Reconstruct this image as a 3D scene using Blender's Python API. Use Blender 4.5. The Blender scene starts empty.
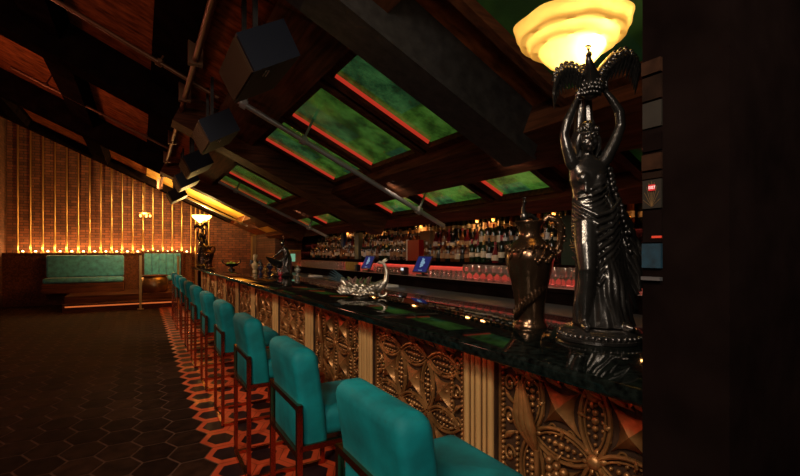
import bpy, math, random
from mathutils import Vector, Matrix, noise
random.seed(7)
C = bpy.context.scene.collection
SC = bpy.context.scene
PI = math.pi

# ------------------------------------------------------------------ camera, world, lights, exposure
TH = math.atan(259/435)                       # the camera looks 30.8 degrees to the right of the bar's length
CT, ST = math.cos(TH), math.sin(TH)
cam = bpy.data.objects.new('Camera', bpy.data.cameras.new('Camera'))
C.objects.link(cam)
cam.location = (0, 0, 1.42)
cam.rotation_euler = (PI/2, 0, -TH)
cam.data.sensor_width = 36
cam.data.lens = 36*435/800
cam.data.shift_y = 15/800
cam.data.clip_start = 0.02
SC.camera = cam
SC.view_settings.view_transform = 'Standard'
SC.view_settings.look = 'None'
SC.view_settings.exposure = 0.0
SC.view_settings.gamma = 1.0
SC.view_settings.use_curve_mapping = False
SC.cycles.use_denoising = True
SC.cycles.max_bounces = 8
SC.cycles.sample_clamp_indirect = 3.0
W = bpy.data.worlds.new('World'); SC.world = W; W.use_nodes = True
W.node_tree.nodes['Background'].inputs[0].default_value = (0.30, 0.22, 0.18, 1)
W.node_tree.nodes['Background'].inputs[1].default_value = 0.004

def light(name, kind, loc, energy, col, aim=None, parent=None, **kw):
    d = bpy.data.lights.new(name, kind); d.energy = energy; d.color = col
    for k, v in kw.items(): setattr(d, k, v)
    o = bpy.data.objects.new(name, d); C.objects.link(o); o.location = loc
    if aim is not None:
        o.rotation_euler = (Vector(aim)-Vector(loc)).to_track_quat('-Z', 'Y').to_euler()
    if parent: o.parent = parent
    return o

# unseen fill lamps added over the seating area, bar and far end
WARM = (1.0, 0.80, 0.58)
light('fill_spot_light', 'SPOT', (-1.5, 0.6, 3.6), 290, WARM, (1.1, 2.2, 0.8), spot_size=1.1, spot_blend=1, shadow_soft_size=.25)
light('fill_spot_light', 'SPOT', (-1.2, 4.0, 3.6), 280, WARM, (1.1, 5.2, 0.7), spot_size=1.1, spot_blend=1, shadow_soft_size=.25)
light('fill_spot_light', 'SPOT', (-1.2, 7.8, 3.6), 280, WARM, (1.1, 9.2, 0.7), spot_size=1.1, spot_blend=1, shadow_soft_size=.25)
light('fill_area_light', 'AREA', (-0.9, -0.6, 2.7), 40, (1, .86, .70), (1.7, 1.4, 1.3), shape='RECTANGLE', size=.5, size_y=1.0)  # softbox-like lamp added for sheen on the statue
light('fill_area_light', 'AREA', (0.5, -0.7, 2.35), 11, (1, .88, .74), (1.75, 1.3, 1.7), shape='RECTANGLE', size=.22, size_y=.9)  # narrow softbox added for bright streaks on the bronze
light('fill_spot_light', 'SPOT', (0.2, 12.4, 3.2), 330, (1, .60, .26), (0.8, 15.4, 1.6), spot_size=1.9, spot_blend=1, shadow_soft_size=.15)
light('fill_spot_light', 'SPOT', (2.6, 12.0, 2.1), 40, (1, .60, .30), (3.3, 15.0, 1.7), spot_size=1.6, spot_blend=1, shadow_soft_size=.15)
for y_ in (2.6, 4.4, 6.2, 8.0, 9.8):            # fill spots added over the bartenders' aisle to brighten the bottles
    light('aisle_fill_spot', 'SPOT', (2.45, y_, 2.25), 34, (1, .80, .62), (3.9, y_, 1.45), spot_size=1.7, spot_blend=1, shadow_soft_size=.08)
light('fill_spot_light', 'SPOT', (0.5, 4.9, 2.95), 60, WARM, (1.75, 6.9, 1.15), spot_size=.75, spot_blend=1, shadow_soft_size=.06)  # extra spot added to brighten the bust and jars
light('roof_fill_light', 'POINT', (-2.2, 7.9, 2.6), 60, (1, .36, .20), None, shadow_soft_size=.2)  # no fixture here; added to bring rust light onto the left ceiling
light('roof_fill_light', 'POINT', (-2.2, 4.0, 2.8), 30, (1, .36, .22), None, shadow_soft_size=.2)  # second fixtureless fill for the left ceiling

# ------------------------------------------------------------------ materials
def mat(name, col, rough=.5, metal=0., var=0., scale=8., emis=None, es=0., bump=0., bscale=60., stretch=(1,1,1), sheen=0., coat=0., trans=0., spec=.5):
    m = bpy.data.materials.new(name); m.use_nodes = True
    N, L = m.node_tree.nodes, m.node_tree.links
    b = N['Principled BSDF']
    b.inputs['Base Color'].default_value = (*col, 1); b.inputs['Roughness'].default_value = rough
    b.inputs['Metallic'].default_value = metal; b.inputs['Sheen Weight'].default_value = sheen
    b.inputs['Coat Weight'].default_value = coat; b.inputs['Transmission Weight'].default_value = trans
    b.inputs['Specular IOR Level'].default_value = spec
    if emis: b.inputs['Emission Color'].default_value = (*emis, 1); b.inputs['Emission Strength'].default_value = es
    tc = N.new('ShaderNodeTexCoord'); mp = N.new('ShaderNodeMapping'); mp.inputs['Scale'].default_value = stretch
    L.new(tc.outputs['Object'], mp.inputs[0])
    if var:
        n = N.new('ShaderNodeTexNoise'); n.inputs['Scale'].default_value = scale; n.inputs['Detail'].default_value = 5
        L.new(mp.outputs[0], n.inputs['Vector'])
        r = N.new('ShaderNodeValToRGB')
        r.color_ramp.elements[0].position = .3; r.color_ramp.elements[1].position = .72
        r.color_ramp.elements[0].color = (*[c*(1-var) for c in col], 1)
        r.color_ramp.elements[1].color = (*[min(1, c*(1+var)) for c in col], 1)
        L.new(n.outputs['Fac'], r.inputs[0]); L.new(r.outputs[0], b.inputs['Base Color'])
    if bump:
        n2 = N.new('ShaderNodeTexNoise'); n2.inputs['Scale'].default_value = bscale; n2.inputs['Detail'].default_value = 4
        L.new(mp.outputs[0], n2.inputs['Vector'])
        bp = N.new('ShaderNodeBump'); bp.inputs['Strength'].default_value = bump; bp.inputs['Distance'].default_value = .01
        L.new(n2.outputs['Fac'], bp.inputs['Height']); L.new(bp.outputs[0], b.inputs['Normal'])
    return m

M = {}
M['teal'] = mat('teal_velvet', (.0, .150, .165),   .7, var=.6, scale=4.5, bump=.15, bscale=25, spec=.25)
M['copper'] = mat('copper_metal', (.50, .20, .10), .22, 1.0)
M['bronze'] = mat('dark_bronze', (.125, .115, .108), .24, .9, var=.3, scale=14, bump=.12, bscale=90)
M['vase_bronze'] = mat('brown_bronze', (.15, .088, .052), .22, .9, var=.35, scale=10, bump=.1, bscale=70)
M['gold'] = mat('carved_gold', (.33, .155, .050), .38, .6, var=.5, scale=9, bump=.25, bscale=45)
M['gold_dark'] = mat('carved_gold_shaded', (.05, .022, .010), .6, .3, var=.4, scale=20, bump=.4, bscale=60)  # recess shade put into the carving's ground colour
M['gold_pale'] = mat('pale_gold_pilaster', (.70, .42, .16), .40, .45, var=.12, scale=3)
M['granite'] = mat('black_granite', (.005, .007, .006), .05, 0, var=.9, scale=40, spec=.25)
M['wood'] = mat('dark_stained_wood', (.075, .025, .010), .65, spec=.1, var=.6, scale=5, stretch=(6, .5, 6), bump=.15, bscale=14)
M['wood_x'] = mat('dark_stained_wood_cross', (.075, .025, .010), .65, spec=.1, var=.6, scale=5, stretch=(.5, 6, 6), bump=.15, bscale=14)
M['plank'] = mat('rust_brown_ceiling_boards', (.20, .056, .016), .85, spec=.02, var=.6, scale=3, stretch=(.6, 5, 5), bump=.2, bscale=10)
M['lamplit_board'] = mat('lamp_gold_boards', (.75, .40, .06), .45, .15, var=.4, scale=4)  # the far lamp's gold light put into the boards' colour
M['dark'] = mat('near_black_wood', (.007, .004, .0035), .95, spec=.0, var=.4, scale=6)
M['black'] = mat('black_paint', (.012, .013, .018), .45)
M['navy'] = mat('dark_navy_paint', (.010, .012, .020), .6, spec=.15)
M['iron'] = mat('painted_steel', (.045, .040, .037), .42, .5, var=.35, scale=16, bump=.1, bscale=40)
M['pipe'] = mat('grey_conduit', (.42, .40, .37), .35, .6)
M['rustpipe'] = mat('rusty_conduit', (.15, .060, .025), .45, .6)
M['steel'] = mat('brushed_steel', (.33, .33, .34), .33, .8)
M['brass'] = mat('brass', (.66, .40, .13), .28, .9)
M['cream'] = mat('cream_plaster', (.85, .64, .33), .5, var=.2, scale=20)
M['silver'] = mat('silver_white_enamel', (.70, .68, .60), .25, .7, var=.4, scale=60)
M['pewter'] = mat('pale_bronze', (.62, .54, .44), .30, .85, var=.5, scale=50, bump=.6, bscale=70)
M['redglass'] = mat('red_enamel', (.42, .035, .05), .2)
M['blueglass'] = mat('navy_enamel', (.04, .05, .12), .2)
M['green_leaf'] = mat('dried_green_leaves', (.11, .14, .05), .7, var=.5, scale=30)
M['purple_leaf'] = mat('dried_brown_leaves', (.20, .10, .08), .7, var=.5, scale=30)
M['feather'] = mat('teal_feather', (.004, .028, .040), .7, var=.5, scale=40, stretch=(3, 3, 3))
M['lime'] = mat('lime_fruit', (.22, .40, .03), .5)
M['red_led'] = mat('red_led', (.3, .03, .01), .5, emis=(1, .06, .03), es=.42)
M['pink_led'] = mat('pink_red_led', (.3, .05, .03), .5, emis=(1, .19, .14), es=60)
M['bar_led'] = mat('bar_red_led', (.3, .03, .01), .5, emis=(1, .10, .05), es=3.2)
M['riser_glow'] = mat('riser_red_led_glow', (.40, .10, .08), .4, emis=(1, .13, .095), es=.12)  # red LED light on the riser put into its own emission
M['shelf_top'] = mat('pale_bounce_shelf', (.42, .30, .27), .22)  # pale tone chosen to spread the red LED light
M['step_led'] = mat('step_amber_led', (.3, .1, .01), .5, emis=(1, .22, .05), es=.5)
M['amber_bulb'] = mat('amber_bulb', (.9, .5, .2), .5, emis=(1, .34, .06), es=4.5)
M['warm_bulb'] = mat('warm_bulb', (.9, .7, .4), .5, emis=(1, .62, .28), es=12)
M['lamp_bulb'] = mat('white_hot_bulb', (.9, .8, .6), .5, emis=(1, .72, .36), es=13)
M['grille'] = mat('brown_grille_cloth', (.055, .026, .012), .7, spec=.1)
M['slat'] = mat('dull_brown_slat', (.014, .006, .003), .8, var=.4, scale=30, spec=.1)
M['slat_light'] = mat('dull_tan_slat', (.028, .011, .005), .8, var=.4, scale=30, spec=.1)
M['screen'] = mat('blue_screen', (.01, .01, .05), .2, emis=(.020, .028, .17), es=.5)
M['screen_pale'] = mat('screen_pale_blue', (.1, .2, .3), .3, emis=(.32, .55, .80), es=.45)
M['screen_white'] = mat('screen_white', (.5, .5, .5), .3, emis=(.75, .85, .95), es=.9)
M['screen_green'] = mat('screen_green', (.1, .3, .2), .3, emis=(.15, .36, .22), es=.9)
M['sign_red'] = mat('red_sign', (.5, .02, .02), .4, emis=(.8, .04, .04), es=.35)
M['sign_white'] = mat('white_sign_letters', (.8, .7, .7), .4, emis=(1, .7, .7), es=.5)
M['blue_pad'] = mat('blue_upholstery', (.04, .24, .30), .6, var=.45, scale=9, sheen=.3)
M['peacock_blue'] = mat('blue_leather_panel', (.004, .028, .048), .6, var=.5, scale=40)
M['olive_panel'] = mat('olive_grey_panel', (.014, .012, .008), .5, var=.2, scale=30)
M['line_gold'] = mat('gold_line', (.30, .18, .07), .4, .5)
M['copper_drum'] = mat('hammered_copper', (.32, .20, .10), .3, .85, bump=.6, bscale=30)
M['redbox'] = mat('red_cardboard', (.34, .012, .010), .5, spec=.08)
M['kraft'] = mat('kraft_cardboard', (.33, .19, .09), .6, spec=.08)
M['bluebox'] = mat('blue_cardboard', (.03, .06, .17), .5, spec=.08)
M['greenbox'] = mat('dark_green_cardboard', (.022, .035, .026), .5, spec=.08)
M['greybox'] = mat('grey_green_cardboard', (.075, .085, .07), .5, spec=.08)
M['paper'] = mat('cream_label_paper', (.66, .54, .38), .6, var=.15, scale=30)
M['white'] = mat('white_paper', (.75, .72, .68), .6)
M['tanlabel'] = mat('tan_label', (.42, .24, .11), .6)
M['blacklabel'] = mat('black_label', (.02, .018, .016), .4)
M['gl_dark'] = mat('dark_bottle_glass', (.010, .012, .008), .06, coat=.5)
M['gl_amber'] = mat('amber_spirit', (.16, .045, .010), .07, trans=.25, coat=.4)
M['gl_green'] = mat('green_bottle_glass', (.010, .026, .010), .07, coat=.4)
M['gl_red'] = mat('red_spirit', (.18, .014, .016), .07, trans=.3, coat=.4)
M['cap_gold'] = mat('gold_foil', (.55, .34, .12), .3, .8)
M['cap_black'] = mat('black_foil', (.02, .02, .02), .3)
M['cap_red'] = mat('red_foil', (.25, .02, .03), .3, .3)
M['cap_white'] = mat('pale_cap', (.6, .55, .48), .4)
M['yellow'] = mat('yellow_plastic', (.42, .30, .06), .5)
M['tile_orange'] = mat('orange_red_tile', (.62, .085, .028), .28, spec=.35, var=.22, scale=6, bump=.06, bscale=30)
M['tile_core'] = mat('plum_black_tile', (.018, .009, .012), .35, spec=.08, var=.4, scale=8)
M['tile_a'] = mat('brown_black_tile', (.026, .012, .007), 0.8, spec=.05, var=.5, scale=9, bump=.05, bscale=30)
M['tile_b'] = mat('brown_black_tile_deep', (.018, .008, .005), 0.8, spec=.05, var=.5, scale=9, bump=.05, bscale=30)
M['tile_c'] = mat('brown_black_tile_warm', (.036, .016, .009), 0.8, spec=.05, var=.5, scale=9, bump=.05, bscale=30)
M['grout'] = mat('grout', (.12, .055, .032), .7)

def clear_glass():
    m = bpy.data.materials.new('clear_glassware'); m.use_nodes = True
    N, L = m.node_tree.nodes, m.node_tree.links
    N.remove(N['Principled BSDF'])
    t = N.new('ShaderNodeBsdfTransparent'); t.inputs[0].default_value = (.93, .90, .89, 1)
    g = N.new('ShaderNodeBsdfGlossy'); g.inputs['Roughness'].default_value = .06; g.inputs[0].default_value = (.95, .95, .95, 1)
    d = N.new('ShaderNodeBsdfTranslucent'); d.inputs[0].default_value = (.85, .82, .8, 1)
    f = N.new('ShaderNodeFresnel'); f.inputs[0].default_value = 2.1
    x = N.new('ShaderNodeMixShader'); y = N.new('ShaderNodeMixShader'); y.inputs[0].default_value = .09
    L.new(f.outputs[0], x.inputs[0]); L.new(t.outputs[0], x.inputs[1]); L.new(g.outputs[0], x.inputs[2])
    L.new(x.outputs[0], y.inputs[1]); L.new(d.outputs[0], y.inputs[2])
    L.new(y.outputs[0], N['Material Output'].inputs[0])
    return m
M['clear'] = clear_glass()

def lamp_glass():
    m = bpy.data.materials.new('amber_lamp_glass'); m.use_nodes = True
    N, L = m.node_tree.nodes, m.node_tree.links
    N.remove(N['Principled BSDF'])
    t = N.new('ShaderNodeBsdfTranslucent'); t.inputs[0].default_value = (1.0, .84, .46, 1)
    g = N.new('ShaderNodeBsdfGlossy'); g.inputs['Roughness'].default_value = .2; g.inputs[0].default_value = (1, .8, .5, 1)
    e = N.new('ShaderNodeEmission'); e.inputs[0].default_value = (1, .40, .06, 1); e.inputs[1].default_value = .10
    x = N.new('ShaderNodeMixShader'); x.inputs[0].default_value = .05; tr = N.new('ShaderNodeBsdfTransparent'); tr.inputs[0].default_value = (1, .9, .6, 1); xt = N.new('ShaderNodeMixShader'); xt.inputs[0].default_value = .22
    a = N.new('ShaderNodeAddShader')
    L.new(t.outputs[0], x.inputs[1]); L.new(g.outputs[0], x.inputs[2])
    L.new(x.outputs[0], xt.inputs[1]); L.new(tr.outputs[0], xt.inputs[2]); L.new(xt.outputs[0], a.inputs[0]); L.new(e.outputs[0], a.inputs[1]); L.new(a.outputs[0], N['Material Output'].inputs[0])
    return m
M['lampglass'] = lamp_glass()

def brick(name, c1, c2, mo, axes):
    m = bpy.data.materials.new(name); m.use_nodes = True
    N, L = m.node_tree.nodes, m.node_tree.links; b = N['Principled BSDF']
    tc = N.new('ShaderNodeTexCoord'); s = N.new('ShaderNodeSeparateXYZ'); cb = N.new('ShaderNodeCombineXYZ')
    L.new(tc.outputs['Object'], s.inputs[0]); L.new(s.outputs[axes[0]], cb.inputs[0]); L.new(s.outputs[axes[1]], cb.inputs[1])
    br = N.new('ShaderNodeTexBrick'); br.inputs['Scale'].default_value = 1
    br.inputs['Brick Width'].default_value = .23; br.inputs['Row Height'].default_value = .075; br.inputs['Mortar Size'].default_value = .008
    br.inputs['Color1'].default_value = (*c1, 1); br.inputs['Color2'].default_value = (*c2, 1); br.inputs['Mortar'].default_value = (*mo, 1)
    L.new(cb.outputs[0], br.inputs['Vector'])
    n = N.new('ShaderNodeTexNoise'); n.inputs['Scale'].default_value = 5; n.inputs['Detail'].default_value = 6; L.new(tc.outputs['Object'], n.inputs['Vector'])
    mx = N.new('ShaderNodeMix'); mx.data_type = 'RGBA'; mx.blend_type = 'MULTIPLY'; mx.inputs['Factor'].default_value = .7
    rp = N.new('ShaderNodeValToRGB'); rp.color_ramp.elements[0].color = (.35, .33, .3, 1); rp.color_ramp.elements[0].position = .3; rp.color_ramp.elements[1].position = .65
    L.new(n.outputs['Fac'], rp.inputs[0]); L.new(br.outputs['Color'], mx.inputs['A']); L.new(rp.outputs[0], mx.inputs['B'])
    L.new(mx.outputs['Result'], b.inputs['Base Color']); b.inputs['Roughness'].default_value = .75
    bp = N.new('ShaderNodeBump'); bp.inputs['Strength'].default_value = .5; bp.inputs['Distance'].default_value = .01
    iv = N.new('ShaderNodeMath'); iv.operation = 'SUBTRACT'; iv.inputs[0].default_value = 1
    L.new(br.outputs['Fac'], iv.inputs[1]); L.new(iv.outputs[0], bp.inputs['Height']); L.new(bp.outputs[0], b.inputs['Normal'])
    return m
M['brick'] = brick('red_brown_brick', (.30, .095, .038), (.15, .045, .020), (.05, .03, .02), (0, 2))
M['brick_y'] = brick('red_brown_brick_side', (.20, .075, .040), (.12, .042, .024), (.08, .05, .035), (1, 2))
M['brick_dk'] = brick('dark_brown_brick', (.17, .070, .045), (.08, .032, .022), (.03, .02, .015), (0, 2))

def stained(name, gain, seed):
    m = bpy.data.materials.new(name); m.use_nodes = True
    N, L = m.node_tree.nodes, m.node_tree.links; b = N['Principled BSDF']
    tc = N.new('ShaderNodeTexCoord'); mp = N.new('ShaderNodeMapping'); mp.inputs['Location'].default_value = (seed*3.1, seed*1.7, 0)
    L.new(tc.outputs['Object'], mp.inputs[0])
    n = N.new('ShaderNodeTexNoise'); n.inputs['Scale'].default_value = 3.4; n.inputs['Detail'].default_value = 10; n.inputs['Roughness'].default_value = .75
    L.new(mp.outputs[0], n.inputs['Vector'])
    def ramp(stops):
        r = N.new('ShaderNodeValToRGB'); E = r.color_ramp.elements
        E[0].position, E[0].color = stops[0][0], (*stops[0][1], 1); E[1].position, E[1].color = stops[-1][0], (*stops[-1][1], 1)
        for p, c in stops[1:-1]: E.new(p).color = (*c, 1)
        L.new(n.outputs['Fac'], r.inputs[0]); return r
    r1 = ramp([(.30, (.006, .008, .003)), (.44, (.020, .060, .008)), (.56, (.055, .155, .018)), (.74, (.11, .27, .045))])
    r2 = ramp([(.30, (.004, .012, .010)), (.46, (.010, .085, .060)), (.74, (.03, .24, .17))])
    br = N.new('ShaderNodeTexBrick'); br.inputs['Scale'].default_value = 1; br.inputs['Brick Width'].default_value = .62; br.inputs['Row Height'].default_value = .33
    br.inputs['Mortar Size'].default_value = .0; br.inputs['Color1'].default_value = (0, 0, 0, 1); br.inputs['Color2'].default_value = (1, 1, 1, 1)
    L.new(mp.outputs[0], br.inputs['Vector'])
    bw = N.new('ShaderNodeMath'); bw.operation = 'POWER'; bw.inputs[1].default_value = 12; L.new(br.outputs['Color'], bw.inputs[0])
    mx = N.new('ShaderNodeMix'); mx.data_type = 'RGBA'; L.new(bw.outputs[0], mx.inputs['Factor'])
    L.new(r1.outputs[0], mx.inputs['A']); L.new(r2.outputs[0], mx.inputs['B'])
    b.inputs['Base Color'].default_value = (.02, .05, .02, 1); b.inputs['Roughness'].default_value = .25
    L.new(mx.outputs['Result'], b.inputs['Emission Color']); b.inputs['Emission Strength'].default_value = gain
    return m

# ------------------------------------------------------------------ mesh helpers
class MB:
    def __init__(self): self.v = []; self.f = []; self.m = []; self.T = None
    def add(self, vs, fs, mi=0):
        o = len(self.v)
        if self.T is not None: vs = [self.T @ Vector(p) for p in vs]
        self.v += [tuple(p) for p in vs]
        self.f += [tuple(i+o for i in q) for q in fs]; self.m += [mi]*len(fs); return self
    def box(self, x0, x1, y0, y1, z0, z1, mi=0):
        vs = [(x, y, z) for z in (z0, z1) for y in (y0, y1) for x in (x0, x1)]
        return self.add(vs, [(0,2,3,1),(4,5,7,6),(0,1,5,4),(2,6,7,3),(0,4,6,2),(1,3,7,5)], mi)
    def rbox(self, x0, x1, y0, y1, z0, z1, r, mi=0, n=3):   # box with rounded edges (rounded corner sphere patches, hull by loft)
        rings = []; zs = []
        for k in range(n+1):
            a = PI/2*k/n; zs.append((z0+r-r*math.cos(a), r*(1-math.sin(a))))
        for k in range(n+1):
            a = PI/2*k/n; zs.append((z1-r+r*math.sin(a), r*(1-math.cos(a))))
        for z, ins in zs:
            ring = []
            rr = max(r-ins, .0005)
            for cx, cy, a0 in ((x1-r, y1-r, 0), (x0+r, y1-r, PI/2), (x0+r, y0+r, PI), (x1-r, y0+r, 1.5*PI)):
                for k in range(n+1):
                    a = a0+PI/2*k/n; ring.append((cx+rr*math.cos(a), cy+rr*math.sin(a), z))
            rings.append(ring)
        return self.loft(rings, mi, True)
    def loft(self, rings, mi=0, caps=True):
        n = len(rings[0]); vs = [p for r in rings for p in r]; fs = []
        for i in range(len(rings)-1):
            for j in range(n):
                k = (j+1) % n; fs.append((i*n+j, i*n+k, (i+1)*n+k, (i+1)*n+j))
        if caps: fs += [tuple(range(n-1, -1, -1)), tuple(range((len(rings)-1)*n, len(rings)*n))]
        return self.add(vs, fs, mi)
    def tube(self, pts, rad, n=8, mi=0, caps=True, flat=1.0):
        pts = [Vector(p) for p in pts]; rings = []
        if not isinstance(rad, (list, tuple)): rad = [rad]*len(pts)
        up = None
        for i, p in enumerate(pts):
            t = (pts[min(i+1, len(pts)-1)]-pts[max(i-1, 0)])
            t = t.normalized() if t.length > 1e-9 else Vector((0, 0, 1))
            if up is None: up = t.orthogonal().normalized()
            up = (up - t*up.dot(t)); up = up.normalized() if up.length > 1e-6 else t.orthogonal().normalized()
            s = t.cross(up)
            rings.append([p+(up*math.cos(a)+s*math.sin(a)*flat)*rad[i] for a in (2*PI*k/n for k in range(n))])
        return self.loft(rings, mi, caps)
    def bar(self, p, q, w, mi=0, h=None):                   # square bar
        p, q = Vector(p), Vector(q); t = (q-p).normalized(); up = Vector((0, 0, 1)) if abs(t.z) < .9 else Vector((0, 1, 0))
        s = t.cross(up).normalized()*w/2; u = s.normalized().cross(t)*(h or w)/2
        return self.loft([[c+s+u, c-s+u, c-s-u, c+s-u] for c in (p, q)], mi)
    def lathe(self, prof, n=24, c=(0, 0, 0), mi=0, fn=None, caps=True):
        rings = []
        for i, (r, z) in enumerate(prof):
            ring = []
            for k in range(n):
                a = 2*PI*k/n; rr = r*(fn(a, i/(len(prof)-1)) if fn else 1)
                ring.append((c[0]+rr*math.cos(a), c[1]+rr*math.sin(a), c[2]+z))
            rings.append(ring)
        return self.loft(rings, mi, caps)
    def ball(self, c, r, mi=0, nu=10, nv=6, R=None):
        if not isinstance(r, (tuple, list)): r = (r, r, r)
        rings = []
        for i in range(nv+1):
            ph = -PI/2+PI*min(max(i/nv, .01), .99)
            ring = []
            for k in range(nu):
                a = 2*PI*k/nu
                p = Vector((r[0]*math.cos(ph)*math.cos(a), r[1]*math.cos(ph)*math.sin(a), r[2]*math.sin(ph)))
                if R is not None: p = R @ p
                ring.append(p+Vector(c))
            rings.append(ring)
        return self.loft(rings, mi, True)
    def petal(self, pts, width, thick, mi=0, n=9):            # leaf-shaped lump along a polyline
        pts = [Vector(p) for p in pts]; out = []
        for i in range(n):
            t = i/(n-1)*(len(pts)-1); k = min(int(t), len(pts)-2); out.append(pts[k].lerp(pts[k+1], t-k))
        return self.tube(out, [max(width*math.sin(PI*(.04+.92*i/(n-1))), .0008) for i in range(n)], 8, mi, True, thick)
    def build(self, name, mats, parent=None, smooth=40, loc=None):
        me = bpy.data.meshes.new(name); me.from_pydata(self.v, [], self.f)
        if not isinstance(mats, (list, tuple)): mats = [mats]
        for m in mats: me.materials.append(M[m] if isinstance(m, str) else m)
        me.polygons.foreach_set('material_index', self.m)
        if smooth:
            me.polygons.foreach_set('use_smooth', [True]*len(self.f)); me.update(); me.set_sharp_from_angle(angle=math.radians(smooth))
        import bmesh
        b = bmesh.new(); b.from_mesh(me); bmesh.ops.recalc_face_normals(b, faces=b.faces); b.to_mesh(me); b.free()
        o = bpy.data.objects.new(name, me); C.objects.link(o)
        if parent: o.parent = parent
        if loc: o.location = loc
        return o

def remeshed(o, voxel, smooth=2):
    r = o.modifiers.new('r', 'REMESH'); r.mode = 'VOXEL'; r.voxel_size = voxel; r.use_smooth_shade = True
    s = o.modifiers.new('s', 'SMOOTH'); s.factor = .5; s.iterations = smooth
    bpy.context.view_layer.update()
    dg = bpy.context.evaluated_depsgraph_get()
    me = bpy.data.meshes.new_from_object(o.evaluated_get(dg)); o.modifiers.clear()
    mats = [m for m in o.data.materials]
    o.data = me
    if not len(me.materials):
        for m in mats: me.materials.append(m)
    me.polygons.foreach_set('use_smooth', [True]*len(me.polygons)); me.update()
    return o

def tag(o, label, cat, group=None):
    o['label'] = label; o['category'] = cat
    if group: o['group'] = group
    return o
def struct(o): o['kind'] = 'structure'; return o
def empty(name, loc, rz, label, cat, group=None):
    o = bpy.data.objects.new(name, None); C.objects.link(o); o.location = loc; o.rotation_euler = (0, 0, rz); o.empty_display_size = .05
    return tag(o, label, cat, group)
def dup(o, parent=None):
    c = o.copy(); C.objects.link(c)
    if parent: c.parent = parent
    for ch in list(o.children): dup(ch, c)
    return c
ORD = ['zeroth','first','second','third','fourth','fifth','sixth','seventh','eighth','ninth','tenth','eleventh','twelfth','thirteenth','fourteenth','fifteenth','sixteenth','seventeenth','eighteenth','nineteenth']
TENS = {20:'twenty',30:'thirty',40:'forty',50:'fifty',60:'sixty',70:'seventy',80:'eighty',90:'ninety'}
def ordinal(n):
    if n < 20: return ORD[n]
    t = n//10*10; r = n % 10
    return TENS[t]+'-'+ORD[r] if r else TENS[t][:-1]+'ieth'

# ------------------------------------------------------------------ the room
def roofz(x): return 3.50-.46*x          # underside of the sloping roof frame
NX, NZ = -math.sin(math.atan(.46)), -math.cos(math.atan(.46))   # its downward normal

def slope_box(mb, x0, x1, y0, y1, d0, d1, mi=0):   # box lying on the slope, d = depth below the roof frame plane
    q = []
    for y in (y0, y1):
        for x, d in ((x0, d0), (x1, d0), (x1, d1), (x0, d1)): q.append((x+NX*d, y, roofz(x)+NZ*d))
    mb.add(q, [(0,1,2,3),(7,6,5,4),(0,4,5,1),(1,5,6,2),(2,6,7,3),(3,7,4,0)], mi)

# floor: hexagonal tiles, an orange band of ringed hexagons along the bar
fl = MB(); fl.box(-3.1, 4.4, -1.2, 15.7, -.12, -.004, 5)
P_, DX, R_ = .285, .22, .1467
def hexa(cx, cy, k):
    return [(cx+R_*k*math.cos(a), cy+P_/math.sqrt(3)*k*math.sin(a)) for a in (PI/3*i for i in range(6))]
cx0, cy0 = .523, 1.571
ci = -16
while cx0+ci*DX < 4.4:
    cx = cx0+ci*DX
    j0 = int((-1.1-cy0)/P_)
    for j in range(j0, j0+60):
        cy = cy0+j*P_+(P_/2 if ci % 2 else 0)
        if cy > 15.6: break
        if ci >= 0:
            o, i_ = hexa(cx, cy, .985), hexa(cx, cy, .66)
            fl.add([(x, y, 0) for x, y in o]+[(x, y, 0) for x, y in i_], [(k, (k+1) % 6, 6+(k+1) % 6, 6+k) for k in range(6)], 0)
            fl.add([(x, y, 0) for x, y in i_], [tuple(range(6))], 1)
        else:
            fl.add([(x, y, 0) for x, y in hexa(cx, cy, .945)], [tuple(range(6))], random.choice((2, 3, 4)))
    ci += 1
struct(fl.build('floor', ['tile_orange', 'tile_core', 'tile_a', 'tile_b', 'tile_c', 'grout'], smooth=0))

struct(MB().box(-3.4, 4.6, 15.5, 15.7, 0, 5.2).build('wall_far', 'brick', smooth=0))
struct(MB().box(-3.3, -3.1, -1.2, 15.5, 0, 5.2).build('wall_left', 'brick_y', smooth=0))
struct(MB().box(4.25, 4.45, .6, 13.0, 0, 2.4).build('wall_back', 'dark', smooth=0))
struct(MB().box(3.42, 4.6, 13.0, 15.5, 0, 2.2).build('wall_alcove', 'brick_dk', smooth=0))

ce = MB()
nb = 0
y = -1.6
while y < 15.8:
    slope_box(ce, -3.4, 3.54, y, y+.295, -.14, -.10, 0); y += .30
struct(ce.build('ceiling', 'plank', smooth=0))
def trim(n, mb, m): return struct(mb.build('trim_%d' % n, m, smooth=0))
tn = 1
for yb, d in ((6.05, .30), (9.9, .30), (13.9, .10)):                          # wooden cross beams running down the slope
    b = MB(); slope_box(b, -3.3, .45, yb-.17, yb+.17, -.1, d); trim(tn, b, 'dark'); tn += 1
    b = MB(); slope_box(b, .45, 3.3 if yb < 13 else 2.34, yb-.17, yb+.17, -.1, d); trim(tn, b, 'wood_x' if yb < 13 else 'dark'); tn += 1
b = MB()                                               # the dark steel beam nearest the camera
slope_box(b, -3.3, 2.55, 2.22, 2.48, -.1, .24)
slope_box(b, -3.3, 2.55, 2.19, 2.50, .24, .262); trim(tn, b, 'iron'); tn += 1
for x0, x1, d, m, ye in ((.80, 1.28, .10, 'wood', 9.85), (2.40, 2.80, .13, 'wood', 13.6), (3.30, 3.52, .06, 'wood', 13.6), (-1.0, -.7, .12, 'dark', 13.6), (-2.6, -2.3, .12, 'dark', 13.6)):
    b = MB(); slope_box(b, x0, x1, -1.5, ye, -.1, d); trim(tn, b, m); tn += 1
for y0, y1 in ((6.22, 9.73), (2.52, 5.88)):     # black boards between the purlin and the eave of each bay
    b = MB(); slope_box(b, .1, .42, y0, y1, -.1, .02); trim(tn, b, 'dark'); tn += 1
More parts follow.
